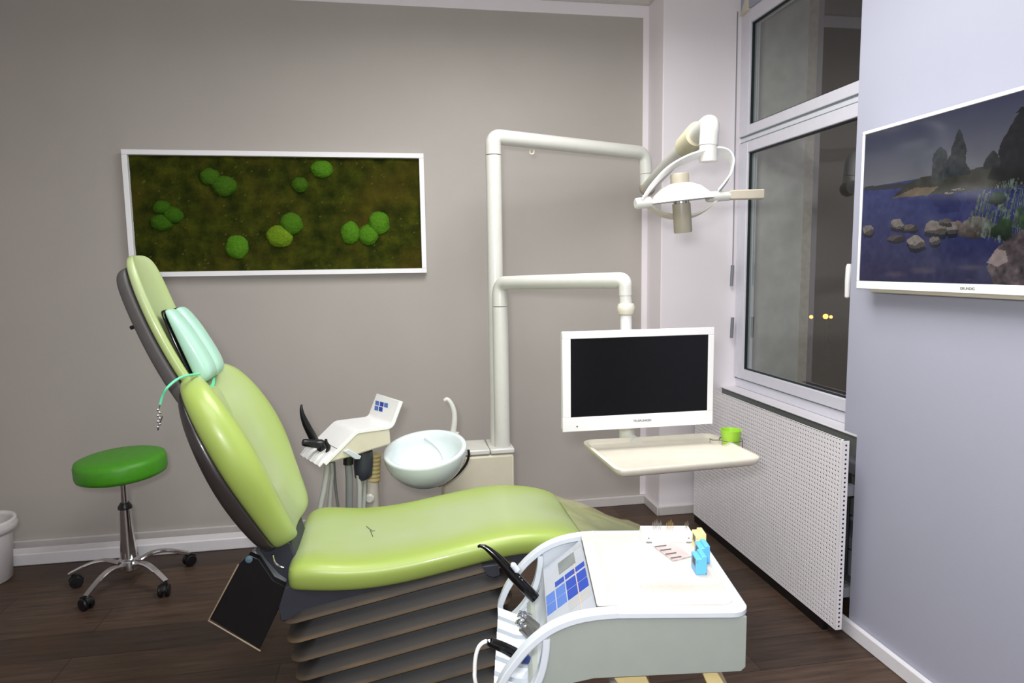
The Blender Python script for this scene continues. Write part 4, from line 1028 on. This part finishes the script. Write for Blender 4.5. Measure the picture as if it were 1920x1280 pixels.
    handle('suction_cannula', 'long curved black suction cannula with a pointed tip behind the chair', [(566, 758), (565, 764), (567, 777), (574, 795), (586, 818), (597, 838)], [.003, .006, .010, .015, .018, .014], .16)
    handle('saliva_ejector', 'short thick black saliva ejector lying sideways in the holder', [(568, 829), (575, 830), (592, 832), (601, 833), (603, 838), (599, 846)], [.013, .016, .017, .022, .020, .012], .09)
    handle('spray_nozzle', 'small black upright nozzle nearest in the suction holder', [(611, 823), (612, 830), (616, 838), (612, 848)], [.005, .007, .009, .005], .04)
assistant()

# ------------------------------------------------------------------ dentist's cart
ZT = .78
CO = at_z(1405, 1145, ZT)
ca = math.radians(-10.5); CX = Vector((math.cos(ca), math.sin(ca), 0)); CY = Vector((-math.sin(ca), math.cos(ca), 0))
CW = .405
def CP(s, y, z): return Vector((CO.x, CO.y, 0)) + CX * s + CY * y + Vector((0, 0, z))
def c_off(px, py, off):
    d = ray(px, py); o_ = CO + CY * off; k = (o_ - EYE).dot(CY) / d.dot(CY); return EYE + d * k
def c_z(px, py, z): return at_z(px, py, z)
def c_loc(p): d = p - CO; return (d.dot(CX), d.dot(CY), p.z)
def cart():
    t = thing('instrument_cart', 'white dentist cart with tray top and blue key panel at the front', 'instrument cart', CP(-.2, .2, 0))
    curve = [(-.255, ZT), (-.30, .776), (-.345, .766), (-.388, .746), (-.428, .713), (-.458, .676), (-.480, .642), (-.497, .600)]
    cv = smooth_path([Vector((a, 0, c)) for a, c in curve], 5)
    # top plate with rounded right corners
    def out(ins, z, r=.035):
        pts = []
        x1 = .004 - ins; y0 = -.002 + ins; y1 = CW + .002 - ins
        pts += [CP(-.255, y0, z), CP(x1 - r, y0, z)]
        for k in range(9): a = math.radians(-90 + 90 * k / 8); pts.append(CP(x1 - r + r * math.cos(a), y0 + r + r * math.sin(a), z))
        for k in range(9): a = math.radians(90 * k / 8); pts.append(CP(x1 - r + r * math.cos(a), y1 - r + r * math.sin(a), z))
        pts += [CP(-.255, y1, z)]
        return pts
    b = BM(); loft(b, [out(.004, ZT - .016), out(0, ZT - .012), out(0, ZT - .003), out(.003, ZT), out(.022, ZT), out(.024, ZT - .002)]); obj('top_plate', b, M_CARTR, t, smooth=40)
    # silicone mat in the tray
    def mo(ins, z):
        x1 = -.020 - ins; x0 = -.292 + ins; y0 = .026 + ins; y1 = CW - .024 - ins; r = .02; pts = []
        for cx, cy_, a0 in ((x1 - r, y0 + r, -90), (x1 - r, y1 - r, 0), (x0 + .004, y1 - .004, 90), (x0 + .004, y0 + .004, 180)):
            rr = r if a0 < 90 else .004
            for k in range(6): a = math.radians(a0 + 18 * k); pts.append(CP(cx + rr * math.cos(a), cy_ + rr * math.sin(a), z))
        return pts
    b = BM(); loft(b, [mo(0, ZT - .002), mo(0, ZT + .0015), mo(.003, ZT + .003)])
    for i in range(10):
        for j in range(3):
            bmesh.ops.create_icosphere(b, subdivisions=1, radius=.0016, matrix=Matrix.Translation(CP(-.235 + i * .021, .075 + j * .024, ZT + .003)))
    obj('silicone_mat', b, M_MAT, t, smooth=40)
    for sx_, ya_, yb_ in ((-.262, .06, CW - .08), (-.256, .06, CW - .08), (-.034, .05, CW - .06)):
        obj('mat_rib', tube(BM(), [CP(sx_, ya_, ZT + .003), CP(sx_, yb_, ZT + .003)], .0014, 6), M_MAT, t)
    # side rails sweeping down to the left and looping back as handles
    for y, nm in ((.0115, 'near'), (CW - .0115, 'far')):
        b = BM(); pts = [CP(p.x, y, p.z - .007) for p in cv]
        loop = smooth_path([Vector((-.497, 0, .593)), Vector((-.494, 0, .56)), Vector((-.474, 0, .552)), Vector((-.437, 0, .588)), Vector((-.408, 0, .640)), Vector((-.396, 0, .688)), Vector((-.393, 0, .724))], 6)
        pts += [CP(p.x, y, p.z) for p in loop[1:]]
        n = len(pts); rings = []
        for i, p in enumerate(pts):
            d = (pts[min(i + 1, n - 1)] - pts[max(i - 1, 0)]).normalized(); nn = CY.cross(d)
            rings.append([p + CY * (a * .0135) + nn * (c * .007) for a, c in ((1, .7), (.9, 1), (-.9, 1), (-1, .7), (-1, -.7), (-.9, -1), (.9, -1), (1, -.7))])
        loft(b, rings); obj('side_rail', b, M_CARTR, t, smooth=24)
    # control panel slope
    a0 = Vector((-.292, 0, .768)); a1 = Vector((-.388, 0, .694)); d = (a1 - a0).normalized(); nn = Vector((-d.z, 0, d.x)) * -1
    if nn.z < 0: nn = -nn
    b = BM(); q = [CP(p.x, .024, p.z) for p in (a0, a1, a1 - nn * .012, a0 - nn * .012)]; prism(b, q, CY * (CW - .048)); pn = obj('control_panel', b, M_PANEL, t, bev=.001)
    W3 = CX * nn.x + Vector((0, 0, nn.z)); A3 = CP(a0.x, 0, a0.z)
    def onp(px, py):
        r = ray(px, py); return EYE + r * ((A3 - EYE).dot(W3) / r.dot(W3))
    Ld = (a1 - a0).length; D3 = CX * d.x + Vector((0, 0, d.z))
    def key(f0, f1, y0, y1, m_, nm, h=.0012, par=None):
        p = A3 + D3 * (Ld * f0); q_ = A3 + D3 * (Ld * f1)
        b = BM(); prism(b, [p + CY * y0, p + CY * y1, q_ + CY * y1, q_ + CY * y0], W3 * h); obj(nm, b, m_, par or t, smooth=0)
    def fy(px, py): v = onp(px, py) - A3; return v.dot(D3) / Ld, v.dot(CY)
    # key rows measured on the foil: four columns up the slope, rows along the panel
    ra = fy(1071.5, 1074)[1]; rb_ = fy(1071.5, 1092)[1]; rc = fy(1071.5, 1112)[1]; rd = fy(1071.5, 1134)[1]
    dyk = abs(rb_ - rc)
    cols_ = [(.04, .25), (.28, .50), (.53, .74), (.77, .97)]
    for ci, (f0, f1) in enumerate(cols_):
        if ci < 3: key(f0, f1, ra - .011, ra + .011, M_BLUEK, 'key', par=pn)
        key(f0, f1, rb_ - dyk * .45, rb_ + dyk * .45, M_BLUEK if ci < 2 else M_BLUEL, 'key', par=pn)
        key(f0, f1, rc - dyk * .45, rc + dyk * .45, M_BLUEK if ci < 2 else M_BLUEL, 'key', par=pn)
        if ci < 2: key(f0, f1, rd - dyk * .42, rd + dyk * .42, M_GREYK, 'key', par=pn)
    l0 = fy(1059, 1068)[1]; key(.22, .62, l0 - .004, l0 + .055, M_LCD, 'display', par=pn)
    key(.05, .2, CW - .06, CW - .04, M_GREYK, 'key', par=pn)
    b = BM(); p = A3 + D3 * (Ld * .265); tube(b, [p + CY * .03 + W3 * .0004, p + CY * (CW - .05) + W3 * .0004], .0006, 6); obj('panel_seam', b, M_SEAM, pn)
    # trough below the panel and the instrument fingers
    tp = smooth_path([Vector((-.388, 0, .690)), Vector((-.394, 0, .650)), Vector((-.410, 0, .612)), Vector((-.438, 0, .585)), Vector((-.470, 0, .574))], 5)
    b = BM(); rings = [[CP(p.x, .03, p.z), CP(p.x, CW - .03, p.z), CP(p.x + .007, CW - .03, p.z - .009), CP(p.x + .007, .03, p.z - .009)] for p in tp]; loft(b, rings); obj('trough', b, M_CARTR, t, smooth=50)
    for k in range(6):
        y = .04 + k * .056; w = .0195
        poly = smooth_path([Vector((-.430, 0, .592)), Vector((-.455, 0, .594)), Vector((-.480, 0, .604)), Vector((-.500, 0, .612))], 3)
        b = BM(); rings = []
        for i, p in enumerate(poly):
            sag = -.006
            rings.append([CP(p.x, y - w + 2 * w * j / 6, p.z + (-.010 * (1 - ((j - 3) / 3) ** 2) if 0 < j < 6 else 0)) for j in range(7)] + [CP(p.x, y + w, p.z - .02), CP(p.x, y - w, p.z - .02)])
        loft(b, rings); obj('instrument_rest', b, M_CARTR, t, smooth=40)
    b = BM(); hexa(b, [CP(-.428, .03, .555), CP(-.428, CW - .03, .555), CP(-.494, CW - .03, .570), CP(-.494, .03, .570)], [CP(-.428, .03, .570), CP(-.428, CW - .03, .570), CP(-.494, CW - .03, .588), CP(-.494, .03, .588)]); obj('rest_base', b, M_PANEL, t)
    # body
    base_ = [(-.003, ZT - .014), (-.003, .662), (-.012, .653), (-.30, .640), (-.42, .612)]
    b = BM(); poly = base_ + [(-.43, .60), (-.408, .612), (-.392, .645), (-.384, .678), (-.292, .752), (-.285, ZT - .014)]
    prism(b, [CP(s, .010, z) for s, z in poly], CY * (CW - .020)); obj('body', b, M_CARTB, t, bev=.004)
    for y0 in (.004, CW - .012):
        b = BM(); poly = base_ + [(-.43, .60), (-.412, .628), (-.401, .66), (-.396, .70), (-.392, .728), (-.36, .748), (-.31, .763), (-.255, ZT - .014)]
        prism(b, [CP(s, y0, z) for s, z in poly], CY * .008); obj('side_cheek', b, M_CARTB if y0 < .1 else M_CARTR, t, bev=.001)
    b = BM(); lathe(b, [(.045, .0), (.045, .62)], CP(-.20, .2, .04), 24); obj('column', b, M_PLAST, t)
    b = BM(); hexa(b, [CP(-.24, .02, .60), CP(-.18, .02, .60), CP(-.18, .38, .60), CP(-.24, .38, .60)], [CP(-.27, .02, .646), CP(-.20, .02, .646), CP(-.20, .38, .646), CP(-.27, .38, .646)]); obj('support_bracket', b, M_YELL, t, bev=.003)
    b = BM(); hexa(b, [CP(-.05, .01, .56), CP(-.005, .01, .56), CP(-.005, .35, .56), CP(-.05, .35, .56)], [CP(-.085, .015, .645), CP(-.055, .015, .645), CP(-.055, .35, .645), CP(-.085, .35, .645)]); obj('support_bracket', b, M_YELL, t, bev=.003)
    for k in range(4):
        a = math.radians(45 + 90 * k); e = CP(-.20 + .24 * math.cos(a), .2 + .24 * math.sin(a), .06)
        b = BM(); tube(b, [CP(-.2, .2, .075), e + Vector((0, 0, .01))], [.03, .022], 12); lg = obj('leg', b, M_PLAST, t)
        b = BM(); lathe(b, [(.01, -.014), (.034, -.012), (.036, 0), (.034, .012), (.01, .014)], Vector((e.x, e.y, .036)), 20, CX); obj('castor', b, M_BLACK, lg)
    return c_off
cart()

def cart_items():
    # multifunction syringe
    def on(px, py, o_): return c_off(px, py, o_)
    pts = [on(896, 1025, .27), on(901, 1023, .27), on(912, 1027, .27), on(935, 1047, .265), on(960, 1075, .26), on(985, 1102, .255), on(1004, 1122, .25)]
    P_ = smooth_path(pts, 6); n = len(P_); rads = [.0025, .004, .006, .010, .0125, .013, .012]
    rr = [float(np.interp(i / (n - 1), np.linspace(0, 1, len(rads)), rads)) for i in range(n)]
    t = thing('air_water_syringe', 'black bent air and water syringe with a pale button, in the cart rest', 'dental syringe', P_[-1])
    obj('handpiece', tube(BM(), P_, rr, 16), M_BLACKG, t)
    c = on(966, 1064, .25); d = (on(974, 1073, .25) - on(960, 1055, .25)).normalized()
    b = BM(); tube(b, [c - d * .014, c - d * .009, c + d * .009, c + d * .014], [.003, .0072, .0072, .003], 14); obj('button', b, M_CARTR, t, label='pale grey thumb button')
    for k in range(2):
        q = on(974 + 5 * k, 1081 + 6 * k, .246); b = BM(); bmesh.ops.create_icosphere(b, subdivisions=1, radius=.0018, matrix=Matrix.Translation(q)); obj('screw', b, M_CHROME, t)
    # two steel couplings
    for k, (a, e, o_, lab) in enumerate((((972, 1150), (1000, 1172), .20, 'steel handpiece motor coupling, the upper of the pair in the cart rest'), ((969, 1163), (993, 1189), .15, 'steel handpiece motor coupling, the lower of the pair in the cart rest'))):
        p0 = on(*a, o_); p1 = on(*e, o_); dd = (p1 - p0)
        t = thing('motor_coupling', lab, 'dental handpiece', p1, 'couplings in the cart rest')
        b = BM(); prof = [(-.55, .004), (-.5, .0075), (-.42, .0075), (-.4, .005), (-.30, .005), (-.28, .0075), (-.2, .0075), (-.18, .005), (-.08, .0055), (-.06, .008), (0, .008)]
        tube(b, [p0 + dd * (.45 + f * .8) for f, _ in prof], [r for _, r in prof], 16); obj('plug', b, M_CHROME, t)
        b = BM(); tube(b, [p0 + dd * .42, p0 + dd * .48, p0 + dd * 1.0, p0 + dd * 1.25], [.008, .0115, .0115, .011], 18); obj('sleeve', b, M_STEEL, t)
    p0 = on(974, 1145, .24); p1 = on(996, 1155, .24)
    b = BM(); dd = p1 - p0; tube(b, [p0, p0 + dd * .3, p0 + dd * .32, p0 + dd * .5, p0 + dd * .52, p0 + dd * .7, p0 + dd * .72, p1], [.0018, .003, .005, .005, .0035, .0035, .0055, .0055], 14); o = obj('turbine_coupling', b, M_CHROME, origin=p1)
    tag(o, 'small slim chrome turbine coupling behind the two steel ones', 'dental handpiece')
    # curing lamp with white cable at the lower left
    pts = [on(919, 1202, .09), on(921, 1204, .09), on(945, 1214, .09), on(964, 1224, .09)]
    t = thing('scaler_handpiece', 'black and blue handpiece with white cable at the lower left of the cart', 'dental handpiece', pts[-1])
    P_ = smooth_path(pts, 5); n = len(P_); obj('handle', tube(BM(), P_, [float(np.interp(i / (n - 1), [0, .1, .5, 1], [.006, .0085, .0105, .012])) for i in range(n)], 16), M_BLACKG, t)
    a = on(962, 1224, .09); c = on(992, 1238, .09); obj('blue_tip', tube(BM(), [a, a + (c - a) * .7, c], [.012, .0125, .008], 16), mat('dark_blue_plastic', (40, 62, 120), .35), t, label='dark blue front sleeve')
    cab = [on(px, py, .09) for px, py in ((919, 1202), (908, 1203), (898, 1212), (892, 1230), (890, 1255), (893, 1285))]; e = cab[-1]; cab += [e + Vector((.03, .02, -.12)), e + Vector((.12, .06, -.17))]
    obj('cable', tube(BM(), smooth_path(cab, 6), .0042, 10), M_BRIGHT, t)
    # bur block
    zt = ZT + .003
    A = c_z(1203, 1018, zt); Bq = c_z(1302, 1018, zt)
    dx = (Bq - A); ln = dx.length; dx.normalize(); dyv = Vector((-dx.y, dx.x, 0)); hgt = .024; dp = .05
    t = thing('bur_block', 'white plastic bur stand full of thin pins on the cart tray', 'bur stand', A + dx * ln / 2)
    b = BM(); hexa(b, [A, A + dx * ln, A + dx * ln + dyv * dp, A + dyv * dp], [p + Vector((0, 0, hgt)) for p in (A + dx * .004 + dyv * .008, A + dx * (ln - .004) + dyv * .008, A + dx * (ln - .004) + dyv * dp, A + dx * .004 + dyv * dp)]); obj('block', b, M_BRIGHT, t, bev=.0015)
    for f in (.14, .90):
        b = BM(); lathe(b, [(.0022, -.001), (.0022, .0012)], A + dx * (ln * f) + dyv * .0035 + Vector((0, 0, .011)), 12, -dyv); obj('screw', b, M_GREYM, t)
        b = BM(); q = A + dx * (ln * f - .007) - dyv * .0006 + Vector((0, 0, .001)); hexa(b, [q, q + dx * .014, q + dx * .014 + dyv * .002, q + dyv * .002], [p + Vector((0, 0, .003)) for p in (q, q + dx * .014, q + dx * .014 + dyv * .002, q + dyv * .002)]); obj('foot_slot', b, M_GREYM, t, smooth=0)
    top = A + Vector((0, 0, hgt - .008))
    proto = {}
    for cl_, x0, nx, ny_, m_, lab, grp in (('l', .20, 5, 3, M_STEEL, 'thin steel bur in the left cluster of the white bur stand', 'burs in the left cluster'), ('m', .47, 4, 3, M_GOLD, 'thin gold bur in the middle cluster of the white bur stand', 'burs in the middle cluster'), ('r', .83, 2, 3, M_STEEL, 'thin steel bur in the right cluster of the white bur stand', 'burs in the right cluster')):
        for i in range(nx):
            for j in range(ny_):
                p = top + dx * (ln * x0 + i * .0048 + j * .0008) + dyv * (.016 + j * .010); hh = .024 + .004 * ((i * 7 + j * 3) % 3)
                if cl_ not in proto:
                    b = BM(); q = Vector((.008, .002, .022)); tube(b, [Vector((0, 0, 0)), q * .75, q * .77, q], [.0005, .0005, .0007, .0005], 6)
                    o = obj('dental_bur', b, m_); proto[cl_] = o
                else:
                    o = proto[cl_].copy(); COL.objects.link(o)
                o.location = p; o.scale = (1, 1, hh / .024); tag(o, lab, 'bur', grp)
    # clear pouch with four pins
    q = [c_z(1223, 1024, zt), c_z(1262, 1053, zt), c_z(1298, 1044, zt), c_z(1262, 1017, zt)]
    ctr = sum(q, Vector()) / 4
    t = thing('bur_pouch', 'crinkled clear pouch with pinkish paper lying in front of the bur stand', 'pouch', ctr)
    def quad(u_, v_): return (q[0] * (1 - u_) + q[1] * u_) * (1 - v_) + (q[3] * (1 - u_) + q[2] * u_) * v_
    b = BM(); rings = []
    for i in range(15):
        rings.append([quad(i / 14, j / 14) + Vector((0, 0, .0022 + .0012 * noise.noise(Vector((i * .6, j * .6, 2))))) for j in range(15)])
    loft(b, rings, False, False, closed=False); bmesh.ops.solidify(b, geom=b.faces[:], thickness=.0005); obj('film', b, M_POUCH, t, smooth=60)
    b = BM(); pp = [quad(.1, .45), quad(.95, .1), quad(.95, .9), quad(.2, .95)]; prism(b, [p + Vector((0, 0, .0002)) for p in pp], (0, 0, .0008)); obj('paper_insert', b, M_PINKP, t, smooth=0)
    for k in range(4):
        f = .14 + .25 * k; a = quad(f - .02, .02); c = quad(f + .02, .52); b = BM(); tube(b, [a + Vector((0, 0, .004)), c + Vector((0, 0, .0035))], .0013, 8); obj('pin', b, M_STEEL, t)
    # stepped little boxes
    def stepped(px, py, m_, lab, rot=0, s=1):
        p = c_z(px, py, zt); w = .0235 * s; dpt = .042 * s; h1 = .036 * s; h2 = .041 * s
        a = ca + rot; x = Vector((math.cos(a), math.sin(a), 0)); y = Vector((-x.y, x.x, 0))
        t = thing('drawer_box', lab, 'box', p, 'small stepped plastic boxes')
        poly = [(0, 0), (w, 0), (w, h2), (w * .52, h2), (w * .48, h1), (0, h1)]
        b = BM(); prism(b, [p + x * u_ + Vector((0, 0, v_)) for u_, v_ in poly], y * dpt); bx = obj('box_body', b, m_, t, bev=.0012)
        b = BM(); prism(b, [p - x * .0006 + y * (dpt * f) + Vector((0, 0, g)) for f, g in ((.18, h1 * .5), (.7, h1 * .5), (.7, h1 * .88), (.18, h1 * .88))], x * .001); obj('print_label', b, M_PRINT, t, smooth=0)
        b = BM(); prism(b, [p - x * .0005 + y * (dpt * f) + Vector((0, 0, g)) for f, g in ((.05, h1 * .40), (.95, h1 * .40), (.95, h1 * .43), (.05, h1 * .43))], x * .001); obj('drawer_gap', b, M_GREYM, t, smooth=0)
        for u_, v_ in ((.08, .8), (.92, .1)):
            b = BM(); lathe(b, [(.0009, 0), (.0009, .0004)], p + x * (w * u_) + Vector((0, 0, h1 * v_)) - y * .0001, 8, -y); obj('dot', b, M_PRINT, t, smooth=0)
    stepped(1305, 1078, M_BLUE, 'light blue stepped plastic box, the front one on the cart tray')
    stepped(1311, 1057, M_BLUE, 'light blue stepped plastic box, just behind the front blue one')
    stepped(1305, 1033, M_YBOX, 'pale yellow stepped plastic box, rearmost on the cart tray')
cart_items()

# ------------------------------------------------------------------ light
def area(name, loc, tgt, sx, sy2, power, color=(1, 1, 1), spread=180):
    l = bpy.data.lights.new(name, 'AREA'); l.shape = 'RECTANGLE'; l.size = sx; l.size_y = sy2; l.energy = power; l.color = color; l.spread = math.radians(spread)
    o = bpy.data.objects.new(name, l); COL.objects.link(o); o.location = loc
    o.rotation_euler = (Vector(tgt) - Vector(loc)).to_track_quat('-Z', 'Y').to_euler()
    return o
area('ceiling_or_fill_light', (.52, 2.05, ZC - .03), (.52, 2.05, 0), 1.2, 1.2, 42, (1, .99, .98), 170)
area('ceiling_or_fill_light', (-.1, .3, ZC - .03), (-.1, .3, 0), 1.6, 1.6, 36, (1, .99, .98))  # unseen fill, added to brighten the room beside the main light
area('camera_flash', (-.085, -.03, H + .13), (1.0, 3.0, 1.35), .16, .10, 25, (.98, .985, 1))


w = bpy.data.worlds.new('night'); SC.world = w; w.use_nodes = True
w.node_tree.nodes['Background'].inputs['Color'].default_value = (.004, .005, .008, 1)
w.node_tree.nodes['Background'].inputs['Strength'].default_value = .5
vs = SC.view_settings; SC.display_settings.display_device = 'sRGB'
vs.view_transform = 'Standard'; vs.look = 'None'; vs.gamma = 1; vs.exposure = .17; vs.use_curve_mapping = False
